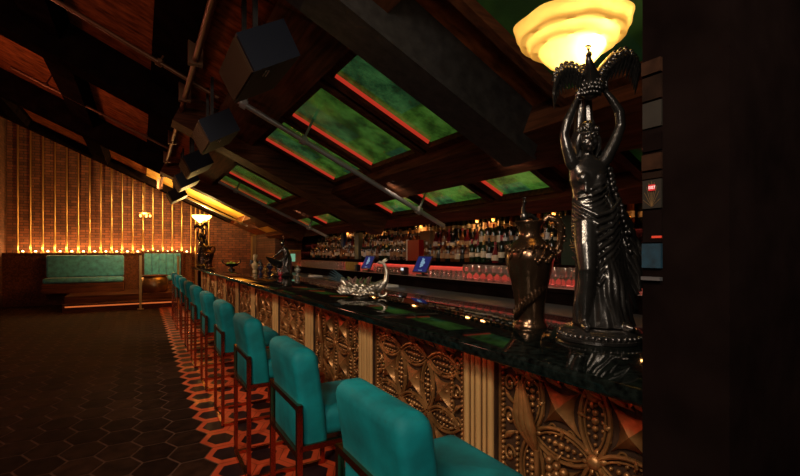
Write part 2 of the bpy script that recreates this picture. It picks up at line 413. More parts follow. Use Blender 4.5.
b = MB(); slope_box(b, .1, 3.28, 9.98, 13.58, -.099, -.06); trim(tn, b, 'lamplit_board'); tn += 1  # far bay boards, lamp glow painted in as gold
b = MB().box(3.50, 3.58, .6, 13.0, 1.885, 2.36); trim(tn, b, 'wood'); tn += 1       # eave board over the bottles
b = MB().bar((3.495, .6, 1.89), (3.495, 12.9, 1.89), .014); trim(tn, b, 'brass'); tn += 1
b = MB().box(3.58, 4.25, .6, 13.0, 2.28, 2.36); trim(tn, b, 'dark'); tn += 1
for yb in (3.62, 4.75, 7.35, 8.5):                      # lath strips between the panels
    pass

# ------------------------------------------------------------------ lit ceiling panels
GL = [stained('stained_green_glass_%s' % w, g, s) for w, g, s in (('bright', .80, 1), ('mid', .42, 2), ('soft', .38, 3))]
GU = stained('stained_green_glass_unlit', .05, 4)
BAYS = {'nearest bay': [1.86, .72], 'middle bay': [5.74, 4.58, 3.40], 'farthest bay': [9.58, 8.45, 7.27]}
lit_no = 0
for bay, edges in BAYS.items():
    for k, yf in enumerate(edges):
        for x0, x1, row in ((1.36, 2.34, 'upper'), (2.84, 3.28, 'lower')):
            yn = yf-(.70 if yf == 3.40 else .96)
            t = empty('ceiling_panel', (x0, yf, roofz(x0)), 0, '', 'ceiling light')
            o = t.location
            lit = bay != 'nearest bay'
            n_ = len(edges)-k
            if lit: t['label'] = 'lit green glass ceiling panel, %s row, %s counting from the %s' % (row, ordinal(n_), 'steel beam' if bay == 'middle bay' else 'second wooden beam')
            else: t['label'] = 'unlit dark green ceiling panel, %s row above the bronze lady lamp, %s to the steel beam' % (row, 'next' if k == 0 else 'second')
            fr = MB(); fr.T = Matrix.Translation(-o)
            slope_box(fr, x0-.06, x1+.06, yf, yf+.07, -.10, .012); slope_box(fr, x0-.06, x1+.06, yn-.07, yn, -.10, .012)
            slope_box(fr, x0-.06, x0, yn, yf, -.10, .012); slope_box(fr, x1, x1+.06, yn, yf, -.10, .012)
            fr.build('frame', 'wood_x', t, 0)
            gl = MB(); gl.T = Matrix.Translation(-o); slope_box(gl, x0, x1, yn, yf, -.065, -.055)
            gm = GU if not lit else (GL[2] if bay == 'farthest bay' else GL[row == 'upper'])
            gl.build('glass', gm, t, 0)
            if lit:
                ld = MB(); ld.T = Matrix.Translation(-o)
                slope_box(ld, x0+.02, x1-.02, yf-.012, yf-.001, -.054, -.022)
                ld.build('led_strip', 'red_led', t, 0)['label'] = 'red glowing strip along the far edge'

# ------------------------------------------------------------------ pipes and speakers under the roof
def pipe_on_slope(y, x0, x1, d, r, m, label, clamps):
    pts = [(x+NX*d, y, roofz(x)+NZ*d) for x in (x0, x1)]
    o = MB().tube(pts, r, 10).build('ceiling_pipe', m); tag(o, label, 'pipe')
    for x in clamps:
        cl = MB()
        p = Vector((x+NX*d, y, roofz(x)+NZ*d)); q = Vector((x-NX*.1, y, roofz(x)-NZ*.1)); ax = (Vector(pts[1])-Vector(pts[0])).normalized()
        cl.tube([p-ax*.03, p+ax*.03], r*1.7, 10)
        cl.tube([p+Vector((0, .06, .0)), p-Vector((0, .06, 0))], r*.9, 8)
        cl.tube([p, q], r*.5, 8)
        cl.build('clamp', m, o)
pipe_on_slope(4.45, .86, 3.38, .20, .028, 'pipe', 'grey ceiling pipe with clamp crossing under the middle green panels', (.95, 1.55, 3.0))
pipe_on_slope(8.50, 1.30, 3.38, .20, .030, 'pipe', 'grey ceiling pipe crossing under the farther red-edged panels', (1.6, 3.0))
pipe_on_slope(12.2, .90, 2.55, .20, .024, 'pipe', 'ceiling pipe catching gold light above the far statue lamp', (1.0, 2.4))
pipe_on_slope(4.95, -1.6, .75, .10, .022, 'rustpipe', 'rusty ceiling pipe running down the slope beside the first speaker', (-1.2, .2))
pipe_on_slope(8.4, -1.6, .45, .10, .022, 'rustpipe', 'rusty ceiling pipe running down the slope beside the third speaker', (-1.2, .1))
o = MB().tube([(.42, -1, roofz(.42)-.16), (.42, 13.5, roofz(.42)-.16)], .030, 10).build('ceiling_conduit', 'rustpipe')
tag(o, 'long rust-coloured conduit running the length of the ceiling beside the speakers', 'pipe')
for y in (2.6, 4.3, 5.4, 7.6, 9.2, 11, 13): MB().box(.36, .48, y-.035, y+.035, roofz(.42)-.20, roofz(.42)+.1).build('bracket', 'rustpipe', o, 0)

spk_lbl = ['nearest', 'second nearest', 'third nearest', 'farthest but one', 'farthest']
sp0 = None
for k, y in enumerate((2.74, 4.72, 6.62, 8.3, 10.6)):
    if k == 0:
        t = sp0 = empty('ceiling_speaker', (.60, y, 2.53), 0, '', 'speaker', 'speakers hung along the ceiling')
        d1, d2 = Vector((-.11, 0, .21)), Vector((.285, 0, .165)); L_ = Vector((0, .66, 0)); Z0 = Vector((0, 0, 0))
        def cell(a0, a1, b0, b1, y0, y1):
            return [[d1*a+d2*b+Vector((0, yy, 0)) for a, b in ((a0, b0), (a1, b0), (a1, b1), (a0, b1))] for yy in (y0, y1)]
        MB().loft(cell(0, 1, 0, 1, 0, .66)).build('cabinet', 'navy', t, 0)
        g = MB().loft(cell(.04, .96, -.03, .0, .03, .63)); n_ = 34
        for i in range(n_): g.loft(cell(.04, .96, -.05, -.03, .035+i*.595/n_, .035+(i+.5)*.595/n_))
        g.build('grille', 'grille', t, 0)
        bg = MB()
        for i in range(2): bg.loft(cell(-.02, 0, .28+.0*i, .30, .07+.0*i, .17)); 
        bg.loft(cell(-.02, 0, .36, .38, .09, .19)); bg.build('badge', 'white', t, 0)
        for yy in (.15, .5): MB().bar(d1+d2*.5+Vector((0, yy, 0)), d1+d2*.5+Vector((0, yy, .42)), .03).build('bracket', 'iron', t, 0)
    else:
        t = dup(sp0); t.location = (.60, y, 2.53)
    t['label'] = 'black slanted ceiling speaker with brown grille, %s counting from the steel beam' % ordinal(k+1)

# ------------------------------------------------------------------ far end: ledge wall, gold rods, seats
struct(MB().box(-3.1, 1.36, 15.0, 15.5, 0, 1.38).box(-3.1, 1.40, 14.96, 15.5, 1.38, 1.42).build('trim_%d' % tn, 'wood', smooth=0)); tn += 1
rx = [.05+.262*i for i in range(-11, 8)]+[1.49, 1.75]
for i, x in enumerate(rx):
    z1 = roofz(x)+.05
    base = 1.42 if x < 1.3 else .0
    o = MB().tube([(x, 15.22, base), (x, 15.22, z1)], .022, 10).lathe([(.05, 0), (.05, .03), (.03, .035)], 12, (x, 15.22, base)).build('gold_rod', 'brass')
    tag(o, 'tall brass rod before the far brick wall, %s counting toward the bar' % ordinal(i+1), 'rod', 'brass rods along the far wall')
for i, x in enumerate(rx[:16]):
    o = MB().lathe([(.035, 0), (.035, .03), (.028, .032)], 12).build('ledge_lamp', 'brass', loc=(x+.13, 15.08, 1.42))
    tag(o, 'small glowing lamp on the far wood ledge, %s counting toward the bar' % ordinal(i+1), 'lamp', 'small lamps on the far ledge')
    MB().ball((0, 0, .042), .027, 0, 10, 6).build('bulb', 'warm_bulb', o)
    light('ledge_lamp_light', 'POINT', (0, .06, .13), 7, (1, .50, .15), None, o, shadow_soft_size=.03)
struct(MB().box(-1.6, 1.15, 12.9, 15.0, 0, .19).box(-1.6, 1.10, 13.25, 15.0, .19, .36).build('trim_%d' % tn, 'wood_x', smooth=0)); tn += 1
o = MB().box(-1.55, 1.05, 12.885, 12.9, .12, .15).build('step_light', 'step_led'); tag(o, 'amber strip light glowing along the far platform steps', 'light strip')
# blue banquette
t = empty('banquette', (.56, 14.55, .36), 0, 'blue upholstered banquette against the far wood half-wall', 'bench')
MB().box(-.52, .52, -.25, .42, 0, .26).build('base', 'wood_x', t)
MB().rbox(-.50, .50, -.28, .34, .26, .40, .05).build('seat', 'blue_pad', t)
b = MB()
for i in range(5): b.rbox(-.48+i*.192, -.48+(i+1)*.192, .22, .38, .40, 1.05, .03)
b.build('backrest', 'blue_pad', t)
MB().bar((-.53, .3, .0), (-.53, .3, 1.09), .05).bar((.53, .3, .0), (.53, .3, 1.09), .05).bar((-.555, .3, 1.09), (.555, .3, 1.09), .05).build('frame', 'wood', t)
t = empty('banquette', (-1.3, 14.55, .36), 0, 'long blue upholstered banquette on the platform away from the bar', 'bench')
MB().box(-.9, .9, -.25, .42, 0, .26).build('base', 'wood_x', t)
MB().rbox(-.88, .88, -.28, .34, .26, .40, .05).build('seat', 'blue_pad', t)
MB().rbox(-.88, .88, .22, .38, .40, 1.0, .05).build('backrest', 'blue_pad', t)
t = empty('drum_table', (.31, 13.65, .36), 0, 'round hammered copper drum table before the blue banquette', 'table')
MB().lathe([(.28, 0), (.33, .06), (.35, .2), (.33, .36), (.29, .42)], 28).build('body', 'copper_drum', t)
MB().lathe([(.31, .42), (.33, .43), (.33, .45), (.31, .46)], 28).build('tabletop', 'wood', t)
for x, y, z0, z1, lb in ((-.01, 12.75, 0, 1.36, 'slim brass post on the outer side of the copper drum table'), (.84, 12.8, 0, 1.34, 'slim brass post between the copper drum table and the stools')):
    o = MB().bar((x, y, z0), (x, y, z1), .055).box(x-.07, x+.07, y-.07, y+.07, 0, .02).build('brass_post', 'brass'); tag(o, lb, 'post')
# small chandelier
t = empty('chandelier', (.09, 13.9, 2.42), 0, 'small glowing chandelier hanging before the far brick wall', 'lamp')
MB().tube([(0, 0, .1), (0, 0, roofz(.09)-2.42+.1)], .008, 6).build('rod', 'brass', t)
MB().lathe([(.03, .02), (.05, .06), (.16, .10), (.04, .14), (.01, .2)], 16).build('canopy', 'brass', t)
for i in range(5):
    a = 2*PI*i/5
    MB().tube([(.0, 0, .10), (.07*math.cos(a), .07*math.sin(a), .12), (.13*math.cos(a), .13*math.sin(a), .06)], .008, 6).build('arm', 'brass', t)
    MB().ball((.13*math.cos(a), .13*math.sin(a), .03), (.028, .028, .038), 0, 10, 6).build('bulb', 'amber_bulb', t)
light('chandelier_light', 'POINT', (0, 0, -.1), 22, (1, .55, .2), None, t, shadow_soft_size=.12)
# slim lit frame on the right part of the far brick
t = empty('wall_mirror', (3.55, 15.47, 0), 0, '', 'mirror')
t.location = (3.42, 15.46, 1.15); t['label'] = 'narrow amber mirror in a brass frame on the far brick wall'
MB().box(-.13, .13, 0, .02, 0, .85).build('glass', 'copper_drum', t)
MB().bar((-.15, 0, -.03), (-.15, 0, .9), .05).bar((.15, 0, -.03), (.15, 0, .9), .05).bar((-.175, 0, .88), (.175, 0, .88), .05).bar((-.175, 0, -.01), (.175, 0, -.01), .05).build('frame', 'brass', t)

# ------------------------------------------------------------------ the bar
o = MB().rbox(1.10, 2.02, .603, 12.66, 1.022, 1.07, .012).build('bar_countertop', 'granite', smooth=30)
tag(o, 'long polished black granite bar countertop running away beside the stools', 'countertop')
bar = empty('bar_counter', (0, 0, 0), 0, 'carved bronze-gold bar front of panels and fluted pilasters under the granite top', 'bar')
MB().box(1.278, 1.95, .61, 12.40, .0, 1.018).build('body', 'dark', bar, 0)
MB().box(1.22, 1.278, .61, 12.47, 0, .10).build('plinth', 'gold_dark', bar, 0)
MB().box(1.190, 1.200, .66, 12.3, 1.012, 1.021).build('led_strip', 'bar_led', bar, 0)['label'] = 'red light strip tucked under the countertop edge'

def panel_mesh(arch=False):
    """carved panel, local: t to the right (0-.87), outward o, z up"""
    mb = MB()
    mb.T = Matrix(((0, -1, 0, 1.275), (-1, 0, 0, 1.324), (0, 0, 1, 0), (0, 0, 0, 1)))   # (t, o, z) -> x = 1.265 - o, y = 1.324 - t
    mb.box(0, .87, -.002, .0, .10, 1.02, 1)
    mb.box(0, .012, 0, .016, .10, 1.02); mb.box(.858, .87, 0, .016, .10, 1.02)
    for t0 in (.018, .095, .768, .845):
        z = .115
        while z < 1.01:
            mb.ball((t0, .006, z), (.0085, .011, .0095), 0, 7, 4); z += .0215
    for side in (.056, .812):                                   # S scrolls in the border bands
        for k, z in enumerate((.17, .32, .47, .62, .77, .90)):
            sg = 1 if k % 2 else -1; pts = []
            for i in range(22):
                a = i/21*4.2*PI/1.5; r = .030*(1-i/26)
                pts.append((side+sg*r*math.cos(a), .010, z+r*1.25*math.sin(a)))
            mb.tube(pts, [.0062*(1-i/40) for i in range(22)], 6)
            mb.ball((side, .008, z), .010, 0, 7, 4)
            mb.petal([(side-sg*.03, .006, z+.05), (side, .014, z+.08), (side+sg*.03, .006, z+.10)], .013, .6)
    s = .265; nodes = [(.3025, .875), (.5675, .875), (.3025, .61), (.5675, .61), (.3025, .345), (.5675, .345)]
    if arch: nodes = [(t_, z_) for t_ in (.17, .435, .70) for z_ in (.7425, .4775, .2125)]
    R = s/math.sqrt(2)
    for (tx, tz) in nodes:                                      # concave four-pointed stars
        out = []
        for q in range(4):
            cxs = (tx+s*(1, 0, -1, 0)[q], tz+s*(0, 1, 0, -1)[q])
            for i in range(6):
                a0 = PI+PI/2*q+PI/4-PI/2*i/6
                out.append((cxs[0]+R*math.cos(a0), cxs[1]+R*math.sin(a0)))
        out = [(tx+(x-tx)*.62, tz+(z-tz)*.62) for x, z in out]
        n = len(out)
        vs = [(x, .004, z) for x, z in out]+[(tx+(x-tx)*.93, .012, tz+(z-tz)*.93) for x, z in out]+[(tx, .040, tz)]
        mb.add(vs, [(i, (i+1) % n, n+(i+1) % n, n+i) for i in range(n)]+[(n+i, n+(i+1) % n, 2*n) for i in range(n)], 0)
    def vesica(cx, cz, vert):
        for sg in (-1, 1):
            for rr, rad in ((R, .0075), (R-.016, .004)):
                pts = []
                half = math.acos((s/2)/R)*.93
                for i in range(11):
                    a = -half+2*half*i/10; d = rr*math.cos(a)-s/2; e = rr*math.sin(a)
                    pts.append((cx+sg*d, .010, cz+e) if vert else (cx+e, .010, cz+sg*d))
                mb.tube(pts, rad, 6)
        for i in range(-3, 4):
            e = i*.026; w = .013*(1-abs(i)*.16)
            mb.ball((cx, .007, cz+e) if vert else (cx+e, .007, cz), w, 0, 7, 4)
            if abs(i) < 3:
                for sg in (-1, 1):
                    mb.ball((cx+sg*.026, .005, cz+e) if vert else (cx+e, .005, cz+sg*.026), .007, 0, 6, 4)
    for z in (.345, .61, .875):
        for t in (.17, .435, .70): vesica(t, z, not arch)
    for z in (.2125, .4775, .7425):
        for t in (.3025, .5675): vesica(t, z, arch)
    for tx, tz in nodes:                                        # little scrolls and leaves around each star
        for q in range(4):
            a = PI/2*q; dx, dz = math.cos(a), math.sin(a)
            mb.petal([(tx+dx*.070, .008, tz+dz*.070), (tx+dx*.085-dz*.012, .018, tz+dz*.085+dx*.012), (tx+dx*.104, .008, tz+dz*.104)], .011, .7, 0, 6)
            for sg in (-1, 1):
                pts = []
                for i in range(13):
                    b_ = i/12*3.6; r = .019*(1-i/17)
                    pts.append((tx+dx*.080-dz*sg*(.034+r*math.cos(b_)), .007, tz+dz*.080+dx*sg*(.034+r*math.cos(b_))+r*math.sin(b_)*.9))
                mb.tube(pts, [.0042*(1-i/26) for i in range(13)], 5)
    if arch:                                                    # smooth pointed arch low in the middle
        out = [(-.085, .10), (.085, .10), (.085, .34), (.072, .43), (.045, .51), (0, .58), (-.045, .51), (-.072, .43), (-.085, .34)]
        mb.loft([[(.435+x, o_, z) for x, z in out] for o_ in (.0, .034)])
        mb.tube([(.435+x*1.1, .036, .10+(z-.10)*1.03) for x, z in out[1:]+out[:1]], .009, 6)
        for i in range(1, 22):
            u = i/22; j = u*7; k = int(j); p = Vector((*out[1+k], 0)).lerp(Vector((*out[1+k+1], 0)) if k < 7 else Vector((*out[8], 0)), j-k)
            mb.ball((.435+p.x*1.32, .026, .10+(p.y-.10)*1.07), .010, 0, 7, 4)
    for z in (.2125, .4775, .7425, .96):
        for t in (.17, .435, .70):
            mb.ball((t, .012, z), (.026, .022, .026), 0, 10, 6)
            for i in range(6):
                a = PI/3*i+.3; mb.petal([(t+.02*math.cos(a), .012, z+.02*math.sin(a)), (t+.034*math.cos(a), .016, z+.034*math.sin(a)), (t+.05*math.cos(a), .006, z+.05*math.sin(a))], .011, .7, 0, 6)
    for k in range(9):                                          # leafy lumps along the top edge
        t = .11+k*.081
        mb.ball((t, .022, .988), (.022, .030, .020), 0, 9, 6)
        mb.petal([(t-.03, .012, .965), (t, .030, .975), (t+.035, .012, .95)], .015, .8)
    # tulip bud with stem, and sprays
    if arch: return mb
    mb.tube([(.115, .02, .30), (.15, .03, .42), (.22, .035, .55), (.215, .035, .70)], [.006, .008, .009, .010], 8)
    for dx in (-.022, 0, .022):
        mb.petal([(.205+dx*.3, .030, .69), (.165+dx*1.4, .050, .79), (.135+dx*.4, .035, .935)], .024, .8, 0, 12)
    for i in range(7):
        mb.petal([(.19, .026, .60), (.28+.03*i, .036, .545-.012*i), (.42+.045*i, .022, .43-.055*i)], .011, .8, 0, 10)
    for i in range(3):
        for j in range(3): mb.ball((.27+.03*i, .030, .63+.028*j-.01*i), .016, 0, 8, 5)
    for i in range(5): mb.petal([(.66, .02, .16), (.60-.05*i, .034, .22+.02*i), (.52-.06*i, .016, .20+.05*i)], .013, .8, 0, 10)
    return mb
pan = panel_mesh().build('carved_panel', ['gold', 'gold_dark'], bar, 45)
full = pan.data.copy()
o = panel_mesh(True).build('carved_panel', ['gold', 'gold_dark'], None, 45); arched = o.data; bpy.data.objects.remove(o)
import bmesh
bm_ = bmesh.new(); bm_.from_mesh(pan.data)               # the nearest panel is cut by the end wall
bmesh.ops.bisect_plane(bm_, geom=bm_.verts[:]+bm_.edges[:]+bm_.faces[:], plane_co=(0, .606, 0), plane_no=(0, -1, 0), clear_outer=True)
bm_.to_mesh(pan.data); bm_.free()
def pilaster():
    mb = MB(); mb.box(1.247, 1.275, 1.335, 1.525, .10, 1.02, 1)  # dark backing paints the shade between the flutes
    for i in range(5):
        y = 1.335+.019+i*.038
        mb.tube([(1.244, y, .10), (1.244, y, 1.02)], .0145 if i % 2 == 0 else .0095, 12)
    for z in (.10, .985): mb.box(1.232, 1.278, 1.330, 1.530, z, z+.03)
    return mb
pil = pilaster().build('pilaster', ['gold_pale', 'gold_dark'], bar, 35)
for k in range(1, 11):
    if k < 10: c = pan.copy(); c.data = arched if k % 2 else full; C.objects.link(c); c.parent = bar; c.location = (0, 1.09*k, 0)
    c = pil.copy(); C.objects.link(c); c.parent = bar; c.location = (0, 1.09*k, 0)
c = pil.copy(); C.objects.link(c); c.parent = bar; c.location = (0, -.92+.0, 0) if False else (0, 1.09*10+.0, 0)
bpy.data.objects.remove(c)

# ------------------------------------------------------------------ stools
st = empty('bar_stool', (.575, 1.0, 0), 0, '', 'bar stool', 'teal velvet bar stools along the bar')
SW = .43
w = .024
MB().rbox(.10, .47, .012, SW-.012, .605, .735, .045, n=4).build('seat', 'teal', st, 50)
bk = MB()
prof = [(.60, .0), (.76, -.006), (.90, -.012), (.97, -.016)]
rings = []
for z, dx in [(.575, .0)]+[(z_, d_) for z_, d_ in ((.62, -.002), (.70, -.008), (.80, -.022), (.90, -.037), (.955, -.045), (.978, -.047))]+[(.992, -.048), (1.001, -.048), (1.004, -.048)]:
    ins = {.978: .005, .992: .014, 1.001: .030, 1.004: .048}.get(z, 0)
    x0, x1, y0, y1, r = .020+dx+ins, .135+dx-ins, .0+ins, SW-ins, .028 if ins < .02 else .008
    ring = []
    for cx, cy, a0 in ((x1-r, y1-r, 0), (x0+r, y1-r, PI/2), (x0+r, y0+r, PI), (x1-r, y0+r, 1.5*PI)):
        for k in range(4): a = a0+PI/2*k/3; ring.append((cx+r*math.cos(a), cy+r*math.sin(a), z))
    rings.append(ring)
bk.loft(rings).build('backrest', 'teal', st, 75)
MB().rbox(.004, .022, .03, SW-.03, .575, .755, .006).build('back_panel', 'teal', st, 50)
f_ = MB(); 
f_.bar((0, 0, .765), (0, SW, .765), w); f_.bar((0, 0, .565), (0, SW, .565), w)
f_.bar((.0, 0, .59), (.48, 0, .59), w); f_.bar((.0, SW, .59), (.48, SW, .59), w); f_.bar((.48, 0, .59), (.48, SW, .59), w)
f_.build('frame', 'copper', st, 0)
for x, y, z in ((0, 0, .777), (0, SW, .777), (.48, 0, .60), (.48, SW, .60)):
    MB().bar((x, y, 0), (x, y, z), w).build('leg', 'copper', st, 0)
MB().bar((0, 0, .012), (.48, 0, .012), w).bar((0, SW, .012), (.48, SW, .012), w).bar((0, 0, .012), (0, SW, .012), w).build('floor_frame', 'copper', st, 0)
MB().bar((.48, 0, .20), (.48, SW, .20), w).build('footrest', 'copper', st, 0)
SY = [.93, 1.80, 2.80, 3.80, 4.85, 5.90, 6.95, 8.0, 9.05, 10.1]
for k, y in enumerate(SY):
    t = st if k == 0 else dup(st)
    t.location = (.575, y, 0); t.rotation_euler = (0, 0, random.uniform(-.02, .02) if k > 2 else 0)
    t['label'] = ('teal velvet bar stool with copper frame, ' + ('last before the platform end of the bar' if k == len(SY)-1 else '%s counting from the statue end' % ordinal(k+1)))

# ------------------------------------------------------------------ statue lamp
def statue():
    t = empty('statue_lamp', (1.60, 1.119, 1.07), -TH, '', 'lamp', 'bronze lady statue lamps on the bar')
    # base
    b = MB(); b.T = Matrix.Translation((.016, 0, 0)) @ Matrix.Diagonal((.93, .93, 1, 1)); b.lathe([(.150, 0), (.190, .002), (.192, .014), (.182, .020), (.183, .036), (.172, .042), (.166, .050), (.150, .056), (.03, .060)], 48)
    for i in range(44):
        a = 2*PI*i/44; b.ball((.183*math.cos(a), .183*math.sin(a), .027), (.011, .011, .009), 0, 8, 5)
    b.build('base', 'bronze', t, 40)
    # figure: one continuous surface
    f = MB()
    def sec(cx, cy, z, a, b_, n=64, fold=0., nf=11, ph=0., fn=None):
        ring = []
        for k in range(n):
            q = 2*PI*k/n
            m = 1+fold*(math.sin(nf*q+ph)*.6+math.sin((nf+6)*q-ph*1.7)*.4)
            if fn: m *= fn(q)
            ring.append((cx+a*m*math.cos(q), cy+b_*m*math.sin(q), z))
        return ring
    # skirt, hem to hip
    sk = []
    for i in range(26):
        u = i/25; z = .062+u*.44
        cx = .030-.047*u; a = .038*(1-u)**1.6+.082-.006*math.sin(PI*u)
        bb = .050*(1-u)**1.3+.070
        sk.append(sec(cx, 0, z, a, bb, 96, .075*(1-u)**.7+.012, 13, 1.2+u*2.2))
    f.loft(sk)
    # torso: hip to shoulders
    to = [(.46, -.012, .092, .074), (.50, -.013, .092, .074), (.54, -.018, .086, .070), (.58, -.028, .074, .060), (.62, -.036, .064, .052), (.655, -.038, .066, .053), (.69, -.038, .076, .060), (.72, -.036, .080, .058), (.75, -.036, .080, .047), (.772, -.037, .062, .038), (.79, -.038, .032, .030), (.80, -.038, .025, .025)]
    f.loft([sec(c, 0, z, a, b_, 48, .0) for z, c, a, b_ in to])
    f.tube([(-.038, 0, .78), (-.038, -.004, .83)], [.026, .023], 16)
    for sx in (-.070, -.006): f.ball((sx, -.040, .692), (.029, .025, .029), 0, 16, 10)
    for i in range(7): f.tube([(-.095, -.02, .735-.012*i), (-.07, -.060, .705-.012*i), (-.038, -.055, .680-.010*i), (-.006, -.060, .705-.012*i), (.022, -.02, .735-.012*i)], [.003, .005, .004, .005, .003], 6)
    # drape swags across the hips and torso
    for i in range(9):
        z = .545-.030*i
        f.tube([(-.105, .0, z+.055), (-.085, -.055, z+.02), (-.03, -.083-.002*i, z-.015-.006*i), (.03, -.078, z+.004), (.078, -.045, z+.05), (.09, .01, z+.075)], [.006, .009, .010, .010, .008, .006], 8)
    for i in range(6):
        z = .665-.026*i
        f.tube([(.035, -.042, z+.03), (.0, -.058, z), (-.045, -.060, z-.022), (-.095, -.03, z-.03)], [.004, .006, .006, .004], 8)
    for i in range(11):                                   # long skirt folds
        q = -PI*.05-PI*.9*i/10
        pts = []
        for j in range(9):
            u = j/8; z = .40-u*.325
            pts.append((-.005+.06*u*.55+math.cos(q)*(.080+.040*u**1.5)+.006*math.sin(3*u*PI+i), math.sin(q)*(.076+.040*u), z))
        if 5 < i < 9: continue
        f.tube(pts, [.007+.006*math.sin(PI*j/8) for j in range(9)], 8)
    # bare leg on the viewer's left
    f.tube([(-.055, -.030, .50), (-.070, -.062, .40), (-.074, -.088, .30), (-.072, -.080, .265), (-.074, -.070, .20), (-.076, -.064, .11), (-.078, -.066, .085)], [.052, .048, .038, .035, .034, .021, .019], 16)
    f.tube([(-.078, -.055, .072), (-.086, -.095, .070), (-.094, -.132, .066)], [.019, .020, .011], 12)
    f.tube([(.055, -.10, .072), (.072, -.13, .070), (.085, -.152, .066)], [.018, .018, .010], 12)
    # arms
    f.tube([(-.085, 0, .742), (-.112, -.008, .772), (-.132, -.012, .83), (-.144, -.012, .885)], [.030, .028, .024, .020], 14)
    f.tube([(-.144, -.012, .885), (-.132, -.018, .945), (-.108, -.020, 1.0), (-.090, -.020, 1.038)], [.020, .020, .016, .0125], 14)
    f.tube([(.010, 0, .745), (.040, -.006, .785), (.078, -.010, .86), (.102, -.010, .925)], [.032, .029, .025, .021], 14)
    f.tube([(.102, -.010, .925), (.094, -.016, .985), (.062, -.018, 1.035), (.036, -.018, 1.066)], [.021, .021, .017, .013], 14)
    # hands cupping the bird
    for hx, hz, sg in ((-.088, 1.045, 1), (.031, 1.072, -1)):
        f.ball((hx, -.020, hz+.012), (.013, .017, .022), 0, 12, 8)
        for i in range(4):
            y = -.036+i*.011; ln = (.036, .042, .040, .032)[i]
            f.tube([(hx, y, hz+.026), (hx+sg*.006, y, hz+.026+ln*.5), (hx+sg*.016, y, hz+.026+ln)], [.0056, .0054, .0042], 8)
        f.tube([(hx+sg*.004, -.040, hz+.006), (hx+sg*.018, -.045, hz+.018), (hx+sg*.028, -.042, hz+.030)], [.006, .0055, .0045], 8)
    # head and face
    hc = Vector((-.037, -.008, .866)); v0 = len(f.v)
    f.ball(hc, (.034, .043, .046), 0, 24, 16)
    f.ball(hc+Vector((0, -.012, -.022)), (.027, .032, .030), 0, 20, 12)
    f.ball(hc+Vector((0, -.034, -.046)), (.010, .009, .008), 0, 10, 8)
    f.tube([hc+Vector((0, -.043, .008)), hc+Vector((0, -.050, -.008)), hc+Vector((0, -.055, -.017))], [.004, .0055, .0075], 8)
    for sx in (-1, 1):
        f.ball(hc+Vector((sx*.0155, -.040, .002)), (.0075, .005, .0042), 0, 10, 8)
        f.tube([hc+Vector((sx*.006, -.045, .013)), hc+Vector((sx*.017, -.043, .017)), hc+Vector((sx*.027, -.034, .012))], [.004, .0045, .003], 8)
        f.ball(hc+Vector((sx*.020, -.033, -.016)), (.009, .008, .009), 0, 10, 8)
        f.ball(hc+Vector((sx*.035, .0, -.004)), (.005, .009, .013), 0, 10, 8)
        f.tube([hc+Vector((0, -.047, -.029)), hc+Vector((sx*.007, -.046, -.0285)), hc+Vector((sx*.013, -.042, -.029))], [.0042, .0036, .002], 8)
    f.ball(hc+Vector((0, -.045, -.036)), (.008, .005, .004), 0, 10, 8)
    for q in range(v0, len(f.v)):                          # a little larger, turned and tilted
        f.v[q] = tuple(hc+Matrix.Rotation(-.22, 3, 'Z') @ ((Vector(f.v[q])-hc)*1.12))
    remeshed(f.build('figure', 'bronze', t), .0042, 2)
    # headdress and hair
    h = MB()
    for k in range(4):
        z = .893+.014*k; rr = .043-.004*k
        h.tube([(-.037+rr*math.cos(a)*.92, .004+rr*math.sin(a)*1.12, z+.006*math.sin(a)) for a in (2*PI*i/20 for i in range(21))], .0085-.001*k, 8)
    h.ball((-.037, .008, .925), (.034, .042, .030), 0, 16, 10)
    for i in range(9):
        a = PI*1.05+PI*.9*i/8; h.ball((-.037+.043*math.cos(a), .002+.05*math.sin(a), .908), (.007, .006, .012), 0, 8, 6)
    h.petal([(-.037, -.046, .90), (-.037, -.056, .925), (-.037, -.044, .955)], .011, .6)
    for sg in (-1, 1):                                     # hair falling at both sides of the face
        for i in range(5):
            h.tube([(-.037+sg*(.030+.003*i), -.012+.012*i, .905), (-.037+sg*(.044+.002*i), -.008+.012*i, .870), (-.037+sg*(.047+.003*i), -.004+.012*i, .835), (-.037+sg*(.040+.007*i), .010+.012*i, .795-.006*i)], [.008, .012, .012, .006], 8)
    # long hair ropes down the back to the right, and the ribbed collar behind the head
    for i in range(11):
        x0 = -.085+.0105*i
        pts = [(x0*.5, .05, .95-.004*i), (x0*.8+.01, .062, .87), (x0+.03, .07, .80), (x0+.075, .07, .68+.004*i)]
        for j in range(7):
            u = j/6; pts.append((x0*.55+.115+.10*u+.004*i*u+.012*math.sin(j*2+i), .055-.02*u+.01*math.cos(j+i), .60-u*(.44-.014*i)))
        h.tube(pts, [.014+.004*math.sin(j*2.1+i) for j in range(len(pts))], 7)
    for i in range(14):
        u = i/13; h.ball((.045+.10*u+.006*math.sin(i), .005, .765-.30*u), (.012, .012, .014), 0, 8, 6)
        h.ball((.075+.085*u, .02, .74-.36*u), (.011, .011, .014), 0, 8, 6)
    h.build('headdress', 'bronze', t, 60)
    # draped cloth hanging from the right arm
    d = MB()
    for k in range(7):
        pts = []
        for j in range(10):
            u = j/9; pts.append((.052+.11*u+.013*k*(.25+u)*.55+.01*math.sin(6*u+k), .03+.008*k-.02*u, .56-.42*u-.006*k))
        d.tube(pts, [.010+.012*math.sin(PI*min(1, j/7)) for j in range(10)], 8)
    d.build('drape', 'bronze', t, 60)
    # the pillar of reeds behind the head carrying the lamp
    p = MB().lathe([(.045, .80), (.040, .95), (.034, 1.05), (.030, 1.12), (.05, 1.205)], 20, (-.03, .06, 0), fn=lambda a, u: 1+.10*math.sin(9*a))
    p.build('pillar', 'bronze', t, 40)
    # peacock
    k = MB()
